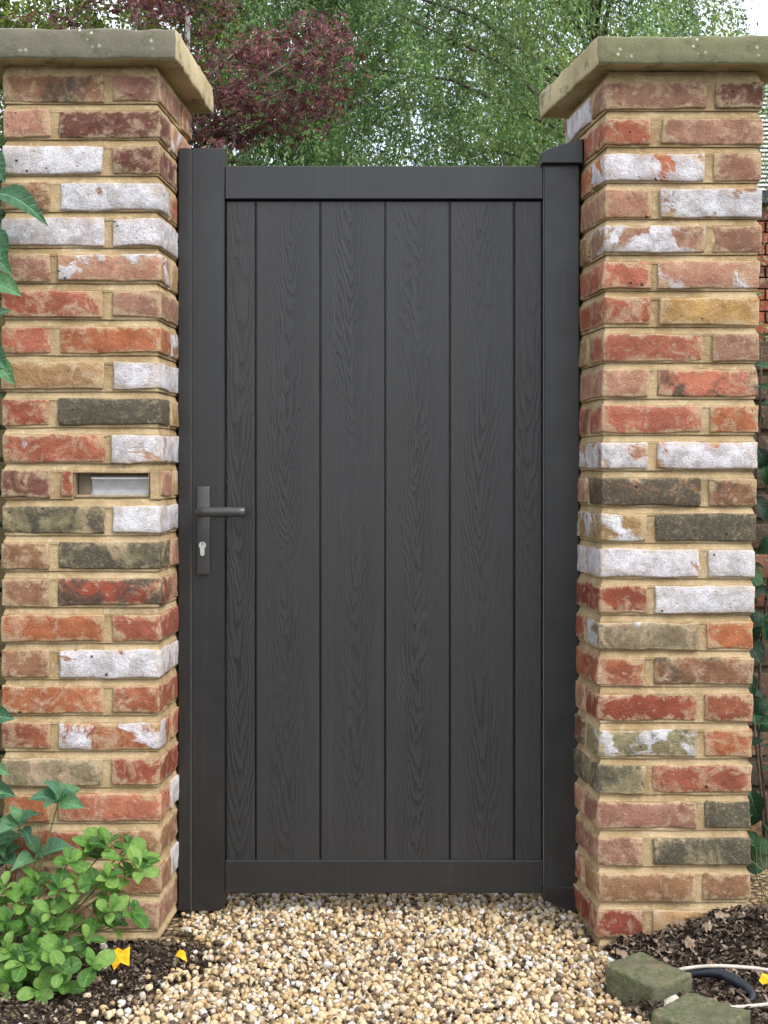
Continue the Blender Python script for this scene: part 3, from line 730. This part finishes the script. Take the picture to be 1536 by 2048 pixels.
# bright shrub filling the lower left corner: rosettes over a mound
tips = []
spots = [(28, 1795), (70, 1760), (118, 1772), (165, 1712), (222, 1690), (258, 1722), (205, 1752), (150, 1790), (262, 1762), (232, 1800), (190, 1838), (140, 1850), (92, 1820), (45, 1850), (20, 1905), (70, 1893), (118, 1905), (165, 1880), (228, 1850), (255, 1835),
         (30, 1955), (82, 1945), (130, 1950), (15, 1995), (60, 1985), (10, 1840), (180, 1925), (105, 1985), (-20, 1900), (-25, 1960), (-20, 1820), (285, 1745), (100, 1868), (40, 1925), (160, 1745), (55, 1800), (130, 1735), (185, 1775), (245, 1690), (120, 1815), (215, 1825), (70, 1845), (150, 1905), (15, 1870), (95, 1925), (45, 1965), (190, 1700), (275, 1715), (5, 1770), (25, 2015), (75, 2010), (120, 1965), (-10, 1985), (50, 1940)]
for (x, y) in spots:
    dep = -.10 - .20 * min(1, max(0, (y - 1690) / 300)) + rl.uniform(-.06, .05); x += rl.uniform(-10, 10); y += rl.uniform(-10, 10)
    p = px(x, y, dep); p.z = max(p.z, .02); tips.append(p)
shrub('green_shrub', (-.72, -.16, -.01), 'bright green shrub of rounded leaves at the foot of the left pier', 'shrub', tips, gm, (5, 6), .039, .0026)
tips = [px(x, y, rl.uniform(-.10, -.04)) for x, y in [(118, 1600), (40, 1650), (10, 1720), (75, 1712), (-25, 1690), (-30, 1610)]]
shrub('bramble_sprig', (-.76, -.06, -.01), 'dull blue-green oval leaves on a sprig standing above the bright shrub', 'plant', tips, tm, (5, 7), .062, .0024, spread=1.2)
# climber at the left margin of the photo, its leaves reaching over the pier edge
cl = empty('climbing_plant', (-.90, -.03, -.01), 'tall leafy climber whose leaves reach over the left pier\'s outer edge', 'plant')
sp = [(-.90, -.03, -.01), (-.87, -.04, .4), (-.885, -.03, .8), (-.84, -.04, 1.15), (-.86, -.04, 1.5), (-.84, -.05, 1.78)]
V, Fc = tube(sp, [.006, .0055, .005, .0045, .004, .002], 6); mesh_obj('stem', V, Fc, STEM, cl, wloc(cl), True)
for (x0, y0, x1, y1, s_) in [(-15, 375, 92, 425, 1), (-20, 505, 18, 540, 0), (-25, 560, 40, 585, 1), (-18, 715, 26, 760, 0), (-30, 455, 12, 520, 1), (-25, 640, 12, 615, 0), (-40, 300, 8, 350, 0), (-28, 690, 10, 735, 1), (-30, 1430, 24, 1435, 1), (-20, 1530, 14, 1545, 0), (-25, 1575, 28, 1590, 1)]:
    a = px(x0, y0, -.035); b = px(x1, y1, -.05)
    place_leaf(lm_ if x1 > 60 else tm[s_], cl, a, b - a, Vector((rl.uniform(-.3, .3), -1, .5)), (b - a).length, rl.uniform(.9, 1.2))
for k in range(34):
    z = rl.uniform(.15, 1.8); b = Vector((-.88 + rl.uniform(-.05, .02), -.05, z)); d = Vector((rl.uniform(-1, .3), rl.uniform(-.8, .1), rl.uniform(-.5, .6)))
    place_leaf(rl.choice(tm), cl, b, d, Vector((0, -1, .5)), rl.uniform(.05, .085))
YEL_L = mat_simple('yellow_leaf', s2l((228, 160, 10)), s2l((250, 196, 30)), 60, .6, .3, 0, .2)
def flat_leaf(name, pts, mat, label, cat, group=None, curl=.006):
    c = np.mean(pts, axis=0); n = len(pts); V = [tuple(c + np.array([0, 0, curl]))]
    for i, p in enumerate(pts):
        q = np.array(p) + np.array([0, 0, curl * (.9 if i % 2 else -.2)]); V.append(tuple(q))
    V += [tuple(np.array(v) - np.array([0, 0, .0008])) for v in V]
    m_ = n + 1
    Fc = [(0, 1 + k, 1 + (k + 1) % n) for k in range(n)] + [(m_, m_ + 1 + (k + 1) % n, m_ + 1 + k) for k in range(n)] + [(1 + k, m_ + 1 + k, m_ + 1 + (k + 1) % n, 1 + (k + 1) % n) for k in range(n)]
    o = mesh_obj(name, V, Fc, mat, None, tuple(c)); tag(o, label, cat, group); return o
def upright(poly, depth, lean=.6):
    """leaf lying propped on the ground: photo outline taken onto a plane leaning back"""
    b = max(p[1] for p in poly); g0 = ground_px(poly[0][0], b, -.002); out = []
    for (x, y) in poly:
        q = px(x, y, g0.y); t = q.z - g0.z; out.append((q.x, g0.y + t * lean, g0.z + t + .006))
    return out
flat_leaf('fallen_leaf', upright([(208, 1922), (222, 1920), (232, 1908), (243, 1918), (256, 1906), (257, 1928), (258, 1938), (240, 1938), (228, 1945), (220, 1936), (210, 1938), (218, 1930)], 0), YEL_L, 'larger ragged yellow leaf fallen beside the green shrub', 'leaf', 'fallen yellow leaves')
flat_leaf('fallen_leaf', upright([(350, 1918), (358, 1914), (366, 1910), (370, 1920), (374, 1929), (362, 1928)], 0), YEL_L, 'small yellow leaf on dark litter left of the gravel', 'leaf', 'fallen yellow leaves')
flat_leaf('fallen_leaf', upright([(1520, 1970), (1528, 1963), (1540, 1960), (1545, 1975), (1538, 1984), (1524, 1980)], 0), YEL_L, 'yellow leaf at the right edge beside the dark blue hose', 'leaf', 'fallen yellow leaves')
DEAD = mat_simple('dead_leaf', (.20, .14, .095), (.34, .26, .19), 60, .8, .2, 0, .4)
for (cx_, cy_, a, L, wd) in [(1250, 1912, .75, 44, 15), (1380, 1876, 1.4, 30, 22), (1362, 1845, .1, 24, 12), (1416, 1846, 2.0, 26, 16), (1445, 1830, .2, 34, 16), (1420, 1888, 1.5, 24, 11), (1455, 1893, .4, 22, 11), (1520, 1912, .9, 46, 14), (1520, 1860, .5, 30, 11)]:
    c0 = ground_px(cx_, cy_ + 6, .0); c0.z = hr(c0.x, c0.y) + .012
    for _ in range(3):                      # settle on the mound along the sight line
        g_ = ground_px(cx_, cy_ + 6, c0.z); g_.z = hr(g_.x, min(-.01, g_.y)) + .012; c0 = g_
    pts = []
    for k in range(10):
        t = 6.283 * k / 10; u, v = L * .5 * math.cos(t), wd * .5 * math.sin(t) * (1 - .25 * math.cos(t))
        xx, zz = (u * math.cos(a) + v * math.sin(a)) * .00095, (-u * math.sin(a) + v * math.cos(a)) * .00095
        pts.append((c0.x + xx, c0.y + zz * .75, c0.z + zz * .65 + .004))
    flat_leaf('dead_leaf', pts, DEAD, 'pale brown dead leaf lying on the dark mulch below the right pier', 'leaf', 'pale dead leaves on the mulch', .006)

# ------------------------------------------------------------------ mossy stones, pebble, hose, edging at lower right
def mat_moss():
    m = M('mossy_stone'); co = m.obj(); n1 = m.noise(co, 16, 6, .6); n2 = m.noise(co, 90, 5, .65); n3 = m.noise(co, 400, 3)
    c = m.mix(m.smooth(n1, .35, .65), (.115, .112, .072), (.20, .185, .125))
    c = m.mix(m.math('MULTIPLY', m.smooth(m.math('ADD', m.math('MULTIPLY', n2, .5), m.math('MULTIPLY', n1, .5)), .46, .58), .8), c, (.085, .110, .045))
    c = m.mix(m.math('MULTIPLY', m.smooth(m.noise(co, 22, 5), .56, .68), .55), c, (.20, .155, .10))
    c = m.mix(1.0, c, m.ramp(n3, [(.25, .7), (.75, 1.25)]), 'MULTIPLY')
    return m.done(c, .95, m.bump(m.math('ADD', n2, m.math('MULTIPLY', n3, .7)), .8, .004), .1)
MOSS = mat_moss()
def stone(cx, cy, z0, hx, hy, hz, yaw, pitch, label, seed):
    V, Fc = round_box(hx, hy, hz, .0045, (22, 22, 10)); V = wobble(V, .005, 11, seed); V = wobble(V, .0028, 45, seed + 3); V = wobble(V, .0016, 120, seed + 6)
    Rm = np.array(Euler((pitch, 0, yaw)).to_matrix()); V = V @ Rm.T + np.array([cx, cy, z0 + hz])
    return tag(mesh_obj('mossy_stone', V, Fc, MOSS, None, (cx, cy, z0), True), label, 'stone', 'mossy stones at the gravel edge')
stone(.488, -.275, -.018, .050, .062, .031, R(38), R(2), 'green mossy stone block edging the gravel, nearer the brick pier', 3)
stone(.545, -.465, -.02, .060, .062, .030, R(48), R(0), 'green mossy stone block in front, cut by the bottom of the photo', 8)
V = wobble(IV, .4, 1.2, 77); V = V * np.array([.019, .013, .016])
p = ground_px(1343, 2022, .0)
c = np.array([p.x, p.y - .02, .020]); PALE = mat_simple('pale_stone', (.50, .44, .36), (.66, .60, .52), 60, .8, .2)
tag(mesh_obj('pale_pebble', V + c, [tuple(f) for f in IF], PALE, None, tuple(c), True), 'pale rounded pebble lodged between the two mossy stones', 'pebble')
RIM = mat_simple('weathered_rim', (.42, .37, .31), (.60, .54, .47), 40, .6, .3)
HOSE = mat_simple('blue_hose', (.014, .018, .026), (.03, .036, .048), 40, .45, .4)
gp = lambda x, y, z: ground_px(x, y, z)
def spline(pts, n=6):
    P_ = [Vector(p) for p in pts]; out = []
    for i in range(len(P_) - 1):
        a, b, c_, d = P_[max(i - 1, 0)], P_[i], P_[i + 1], P_[min(i + 2, len(P_) - 1)]
        for k in range(n):
            t = k / n; out.append(.5 * ((2 * b) + (c_ - a) * t + (2 * a - 5 * b + 4 * c_ - d) * t * t + (3 * b - a - 3 * c_ + d) * t ** 3))
    out.append(P_[-1]); return out
rim = spline([gp(1338, 1949, .022), gp(1365, 1938, .032), gp(1420, 1932, .036), gp(1480, 1934, .034), gp(1540, 1941, .030), gp(1610, 1958, .025), gp(1635, 1980, .022), gp(1600, 2000, .018), gp(1540, 2008, .016), gp(1480, 2014, .014), gp(1420, 2016, .012), gp(1390, 2013, .010)])
V, Fc = tube(rim, [.0034] * len(rim), 8)
tag(mesh_obj('edging_hoop', V, Fc, RIM, None, tuple(rim[0]), True), 'pale oval plastic hoop half buried in the soil at lower right', 'garden hoop')
hs = spline([gp(1362, 1953, .014), gp(1395, 1944, .022), gp(1435, 1946, .024), gp(1465, 1958, .022), gp(1490, 1972, .018), gp(1505, 1990, .012), gp(1500, 2003, .008)])
V, Fc = tube(hs, [.003 + .007 * math.sin(math.pi * min(1, .15 + .8 * i / len(hs))) for i in range(len(hs))], 8)
tag(mesh_obj('hose_end', V, Fc, HOSE, None, tuple(hs[0]), True), 'dark blue piece of hose curled inside the pale hoop', 'hose')

# ------------------------------------------------------------------ fence beyond the left pier
FW = mat_simple('fence_wood', (.13, .10, .045), (.22, .17, .08), 14, .8, .2, 0, .4)
fc = empty('slatted_fence', (-1.6, .62, 0), 'wooden fence of horizontal slats running behind the left pier\'s outer edge', 'fence')
for k in range(19):
    z = .02 + k * .0815; box_obj('slat', -2.5, -.78, .60, .622, z, z + .070, FW, fc, .003)
for x in (-2.45, -1.6, -.86): box_obj('fence_post', x - .04, x + .04, .626, .70, -.03, 1.6, FW, fc, .004)

# ------------------------------------------------------------------ old wall with ivy beyond the right pier
gw = empty('garden_wall', (1.3, .72, 0), 'shaded old brick garden wall running behind the right pier\'s outer edge', 'wall')
box_obj('mortar', .77, 1.9, .705, .80, -.03, 1.30, mat_simple('shade_dark_mortar', (.06, .05, .035), (.12, .095, .065), 20, .95, .1, 0, .4), gw, .003)  # mortar colour darkened to put this wall in shade
rw = random.Random(3)
for r_ in range(17):
    z = r_ * .0765; off = 0 if r_ % 2 else -.112
    for c_ in range(6):
        x0 = .78 + off + c_ * .2245
        x1 = min(x0 + .209, 1.89); x0 = max(x0, .775)
        if x1 - x0 < .04: continue
        V, Fc = round_box((x1 - x0) / 2, .05, .0305, .004, (4, 1, 2)); V = wobble(V, .003, 20, r_ * 9 + c_)
        cc = np.array([(x0 + x1) / 2, .747, z + .031])
        o = mesh_obj('brick', V + cc, Fc, BRICK, gw, cc, True); col = rw.choice([BRN, MAR, DRD, RED, TAN]); o.color = (*col, 1); o['white'] = 0.0; o['soot_shade'] = rw.choice([.6, .75, .9])  # high values here paint shade over the wall bricks
iv = empty('ivy', (.92, .45, -.01), 'dark ivy climbing between the right pier and the shaded garden wall', 'plant')
tb = []
for k in range(5):
    x = .86 + k * .035; pts = [(x + .02 * math.sin(z * 5 + k), .60 + .03 * math.sin(z * 4 + k * 2), z) for z in np.linspace(-.01, 1.15 + .06 * k, 9)]
    tb.append(tube(pts, [.004] * 9, 5))
V, Fc = merge(tb); mesh_obj('stem', V, Fc, BARK, iv, wloc(iv), True)
for k in range(120):
    z = rl.uniform(.02, 1.22); b = Vector((rl.uniform(.845, 1.02), rl.uniform(.42, .66), z))
    d = Vector((rl.uniform(-1, 1), rl.uniform(-.8, .1), rl.uniform(-.9, .4)))
    place_leaf(rl.choice(dm), iv, b, d, Vector((rl.uniform(-.5, .5), -1, .6)), rl.uniform(.04, .075), rl.uniform(1, 1.5))
# dry grass tuft
DRY = mat_island('dry_grass', [(0, (.14, .12, .05)), (.5, (.26, .21, .10)), (1, (.12, .16, .05))], .8, .2)
V = []; Fc = []
for k in range(90):
    b = Vector((rl.uniform(.83, .98), rl.uniform(.10, .25), -.01)); d = Vector((rl.gauss(0, .35), rl.gauss(0, .3), 1)).normalized(); L = rl.uniform(.12, .27); s_ = Vector((rl.uniform(-1, 1), rl.uniform(-1, 1), 0)).normalized() * .0016
    bend = Vector((rl.uniform(-1, 1), rl.uniform(-1, 1), -.3)) * L * .4; n0 = len(V)
    for t in (0, .35, .7, 1):
        c_ = b + d * L * t + bend * t * t; wv = s_ * (1 - .8 * t); V += [tuple(c_ - wv), tuple(c_ + wv)]
    Fc += [(n0 + 2 * i, n0 + 2 * i + 1, n0 + 2 * i + 3, n0 + 2 * i + 2) for i in range(3)]
tag(mesh_obj('dry_grass', V, Fc, DRY), 'straggling dry grass at the outer foot of the right pier', 'grass', None, 'stuff')

# ------------------------------------------------------------------ house beyond the right pier
HYF = 6.2
hs_ = empty('house', (4.0, HYF, 0), 'low red brick house with white louvred shutter glimpsed past the right pier', 'house')
RENDER = mat_simple('white_paint', (.74, .74, .73), (.82, .82, .81), 8, .55, .3, 0, .05)
ROOF = mat_simple('clay_roof', (.16, .07, .05), (.24, .11, .08), 10, .85, .2, 0, .4)
DGREY = mat_simple('dark_frame', (.035, .04, .055), (.05, .055, .07), 10, .5, .4)
box_obj('wall', 2.05, 6.2, HYF + .05, HYF + 3, -.03, 3.70, MORTAR, hs_, .005)
roof = [(1.9, HYF - .15, 3.70), (6.4, HYF - .15, 3.70), (6.4, HYF + 3.2, 3.70), (1.9, HYF + 3.2, 3.70), (2.6, HYF + 1.5, 4.10), (5.7, HYF + 1.5, 4.10)]
mesh_obj('roof', roof, [(0, 1, 5, 4), (1, 2, 5), (2, 3, 4, 5), (3, 0, 4), (3, 2, 1, 0)], ROOF, hs_, (4, HYF, 3.70))
sh = box_obj('shutter_frame', 2.30, 3.0, HYF - .01, HYF + .02, 3.48, 3.54, RENDER, hs_)
for k in range(24):
    z = 3.48 - (k + 1) * .0285
    V, Fc = round_box(.33, .014, .004, .002); Rm = np.array(Euler((R(50), 0, 0)).to_matrix()); V = V @ Rm.T + np.array([2.65, HYF - .005, z + .012])
    mesh_obj('louvre_slat', V, Fc, RENDER, hs_, (2.65, HYF, z))
box_obj('shutter_back', 2.32, 2.98, HYF + .022, HYF + .03, 2.80, 3.48, DGREY, hs_)
box_obj('sill', 2.28, 3.02, HYF - .04, HYF + .04, 2.71, 2.785, DGREY, hs_)
for r_ in range(12):
    for c_ in range(5):
        x0 = 2.20 + c_ * .225 - (.11 if r_ % 2 else 0); z = 2.635 - r_ * .075
        V, Fc = round_box(.1065, .03, .0325, .003, (1, 1, 1)); cc = np.array([x0 + .1, HYF + .032, z])
        o = mesh_obj('brick', V + cc, Fc, BRICK, hs_, cc); o.color = (*rw.choice([ORG, RED, RED, MAR]), 1); o['white'] = 0.0; o['soot_shade'] = rw.choice([0, .1, .3])

# ------------------------------------------------------------------ trees
def leaves_from(points, dirs, L, Wd, flat=0.5):
    """rhombic leaf blades: points (n,3), dirs (n,3)"""
    n = len(points); d = dirs / np.linalg.norm(dirs, axis=1)[:, None]
    s = np.cross(d, rng.normal(size=(n, 3))); s /= np.linalg.norm(s, axis=1)[:, None] + 1e-9
    L = L[:, None]; Wd = Wd[:, None]
    V = np.stack([points, points + d * L * .45 + s * Wd * .5, points + d * L, points + d * L * .45 - s * Wd * .5], 1).reshape(-1, 3)
    Fc = np.arange(n * 4).reshape(-1, 4)
    return V, Fc
def make_tree(name, label, base, trunk_h, trunk_r, cen, rad, nclump, strands, nleaf, slen, droop, leaf, mat, clumpr=.35, shell=.35, barkmat=BARK, group=None, extra=None):
    t = empty(name, base, label, 'tree', group); B = np.array(base); C = np.array(cen); Rr = np.array(rad)
    u = rng.normal(size=(nclump, 3)); u /= np.linalg.norm(u, axis=1)[:, None]
    q = (shell + (1 - shell) * rng.random(nclump) ** .6)[:, None]
    cl_ = C + u * q * Rr
    cl_ += np.array([mnoise.noise_vector(Vector(c_) * .9) for c_ in cl_]) * .25
    if extra is not None: cl_ = np.concatenate([cl_, extra])
    nclump = len(cl_)
    # trunk and limbs
    tb = []; top = np.array([B[0] + (C[0] - B[0]) * .3, B[1], C[2] + Rr[2] * .6])
    tp = [tuple(B + (top - B) * k / 6 + np.array([.05 * math.sin(k * 1.9), .05 * math.cos(k * 1.3), 0])) for k in range(7)]
    tb.append(tube(tp, [trunk_r * (1 - .8 * k / 6) for k in range(7)], 10))
    sel = rng.choice(nclump, min(34, nclump), replace=False)
    for i in sel:
        c_ = cl_[i]; f = min(.95, max(.25, (c_[2] - B[2]) / (top[2] - B[2]) - .12)); s0 = B + (top - B) * f
        m1 = s0 + (c_ - s0) * .5 + np.array([0, 0, .15])
        tb.append(tube([tuple(s0), tuple(m1), tuple(c_)], [trunk_r * .20 * (1.1 - f * .6), trunk_r * .11, trunk_r * .04], 5))
    V, Fc = merge(tb); mesh_obj('trunk', V, Fc, barkmat, t, base, True)
    # leaf strands
    ns = nclump * strands
    st = np.repeat(cl_, strands, axis=0) + rng.normal(size=(ns, 3)) * np.array([clumpr, clumpr, clumpr * .6]) * .5
    out = st - C; out[:, 2] *= .3; out /= np.linalg.norm(out, axis=1)[:, None] + 1e-6
    dr = out * (1 - droop) + np.array([0, 0, -1]) * droop + rng.normal(size=(ns, 3)) * .35
    dr /= np.linalg.norm(dr, axis=1)[:, None]
    ln = slen * rng.uniform(.5, 1.3, ns)
    tt = rng.random((ns, nleaf))
    P_ = st[:, None, :] + dr[:, None, :] * (tt * ln[:, None])[:, :, None] + np.array([0, 0, -1]) * (tt ** 2 * ln[:, None] * .35 * droop)[:, :, None] + rng.normal(size=(ns, nleaf, 3)) * leaf[0] * .55
    P_ = P_.reshape(-1, 3)
    D_ = np.repeat(dr, nleaf, axis=0) + rng.normal(size=(len(P_), 3)) * .5
    V, Fc = leaves_from(P_, D_, leaf[0] * rng.uniform(.6, 1.3, len(P_)), leaf[1] * rng.uniform(.7, 1.3, len(P_)))
    mesh_obj('crown', V, Fc, mat, t, tuple(C))
    return t
CON = mat_island('weeping_foliage', [(0, (.066, .118, .055)), (.35, (.122, .205, .092)), (.7, (.185, .280, .125)), (.93, (.28, .36, .17)), (1, (.40, .43, .25))], .5, .4, .55, False, 0, 3)
LIME = mat_island('lime_foliage', [(0, (.075, .110, .035)), (.4, (.14, .195, .055)), (.8, (.22, .26, .085)), (1, (.36, .32, .11))], .55, .35, .5, False, 0, 3)
DKC = mat_island('dark_foliage', [(0, (.040, .070, .045)), (.5, (.070, .115, .068)), (1, (.12, .17, .09))], .55, .35, .4, False, 0, 3)
YLW = mat_island('willow_foliage', [(0, (.09, .125, .04)), (.5, (.17, .225, .07)), (1, (.32, .34, .12))], .55, .35, .5, False, 0, 3)
make_tree('weeping_tree', 'large weeping green tree with fine drooping foliage directly behind the gate', (1.55, 5.7, 0), 2, .10, (.56, 5.4, 3.35), (1.55, 1.0, 2.1), 400, 10, 46, .46, .82, (.035, .0115), CON, .20, .55)
make_tree('lime_tree', 'yellow-green leafy tree rising behind the left pier\'s coping', (-3.1, 7.9, 0), 2, .09, (-2.6, 7.0, 3.9), (2.1, 1.2, 2.3), 520, 8, 40, .38, .35, (.040, .022), LIME, .34)
make_tree('dark_conifer', 'dark blue-green conifer furthest back between the maple and weeping tree', (-.5, 10.4, 0), 3, .16, (-.6, 10.2, 4.0), (1.7, 1.1, 3.0), 150, 8, 32, .36, .55, (.05, .020), DKC, .36)
make_tree('hedge_shrub', 'dark evergreen shrub filling the gaps behind the slatted fence', (-1.7, 1.35, 0), 1, .05, (-1.6, 1.35, .95), (1.0, .45, 1.0), 160, 7, 26, .2, .3, (.05, .026), DKC, .22, .2)
make_tree('far_tree', 'shadowy mid-green tree seen through the weeping tree behind the gate', (1.9, 12.6, 0), 3, .12, (.9, 12.4, 4.6), (2.3, .9, 3.2), 80, 8, 28, .45, .5, (.07, .032), LIME, .45, .1)
make_tree('willow', 'pale yellow-green tree behind the right pier\'s coping', (1.8, 8.6, 0), 3, .14, (1.72, 8.4, 4.2), (1.0, .9, 2.4), 190, 9, 38, .5, .8, (.042, .016), YLW, .30)
# red Japanese maple with finely cut leaves, spreading in tiers
mp_ = empty('japanese_maple', (-1.35, 2.9, 0), 'dark red Japanese maple with finely cut leaves beside the left pier', 'tree')
MDEP = 2.7
mcl = []
for (x, y, rx_, rz_, k) in [(560, 95, 110, 40, 22), (640, 75, 55, 34, 11), (655, 125, 45, 30, 8), (500, 140, 90, 40, 16), (450, 195, 75, 42, 18), (560, 215, 85, 38, 20), (620, 205, 50, 26, 9), (430, 262, 60, 34, 12), (500, 252, 70, 30, 12), (275, 5, 70, 28, 14), (375, 20, 60, 45, 12), (140, 46, 40, 10, 4), (300, 150, 110, 60, 16), (230, 200, 120, 70, 16), (140, 140, 90, 40, 10), (300, -80, 160, 50, 18), (420, -40, 60, 40, 6)]:
    for j in range(k):
        p = px(x + rl.gauss(0, .62) * rx_, y + rl.gauss(0, .58) * rz_, MDEP + rl.gauss(0, .25)); mcl.append(p)
trunk_top = Vector((-1.15, 2.75, 2.0)); tb = [tube([(-1.35, 2.9, -.02), (-1.30, 2.85, .7), (-1.22, 2.8, 1.4), tuple(trunk_top)], [.06, .05, .042, .034], 9)]
for c_ in [px(a, b, MDEP) for a, b in [(560, 100), (640, 90), (480, 160), (450, 220), (570, 220), (430, 265), (300, 20), (360, 60), (200, 180), (120, 100), (300, -80), (690, 130), (520, 60)]]:
    m1 = trunk_top.lerp(c_, .45) + Vector((0, 0, .10)); tb.append(tube([tuple(trunk_top), tuple(m1), tuple(c_)], [.016, .008, .0025], 6))
V, Fc = merge(tb); mesh_obj('trunk', V, Fc, mat_simple('maple_bark', (.16, .12, .10), (.26, .21, .17), 30, .85, .2, 0, .5), mp_, wloc(mp_), True)
lv_, lf = [], []
for c_ in mcl:
    for j in range(19):
        b = c_ + Vector((rl.gauss(0, .050), rl.gauss(0, .055), rl.gauss(0, .022))); ax = Vector((rl.uniform(-1, 1), rl.uniform(-1, 1), rl.uniform(-.9, .2))).normalized()
        nr = Vector((rl.gauss(0, .5), rl.gauss(-.4, .5), 1)).normalized(); s_ = ax.cross(nr).normalized(); L = rl.uniform(.022, .042)
        for an in (-1.25, -.65, 0, .65, 1.25):
            d = ax * math.cos(an) + s_ * math.sin(an); e = d.cross(nr).normalized() * L * .10; ll = L * (1 - .22 * abs(an)); n0 = len(lv_)
            lv_ += [tuple(b), tuple(b + d * ll * .5 + e), tuple(b + d * ll - nr * L * .1), tuple(b + d * ll * .5 - e)]; lf.append((n0, n0 + 1, n0 + 2, n0 + 3))
MAP = mat_island('maple_leaf', [(0, (.040, .012, .022)), (.4, (.085, .025, .040)), (.75, (.15, .044, .056)), (.95, (.23, .085, .072)), (1, (.34, .21, .15))], .5, .4, .35, False, 0, 5)
mesh_obj('crown', np.array(lv_), np.array(lf), MAP, mp_, wloc(mp_))
# slender pale pole beside the maple
pp = px(373, 90, 3.4)
V, Fc = tube([(pp.x, pp.y, -.03), (pp.x, pp.y, 1.5), (pp.x + .005, pp.y, 3.02), (pp.x + .005, pp.y, 3.06)], [.014, .013, .012, .004], 10)
tag(mesh_obj('garden_pole', V, Fc, mat_simple('grey_pole', (.20, .21, .19), (.28, .29, .26), 8, .6, .3), None, (pp.x, pp.y, 0), True), 'slender pale grey pole standing behind the left pier\'s coping', 'pole')
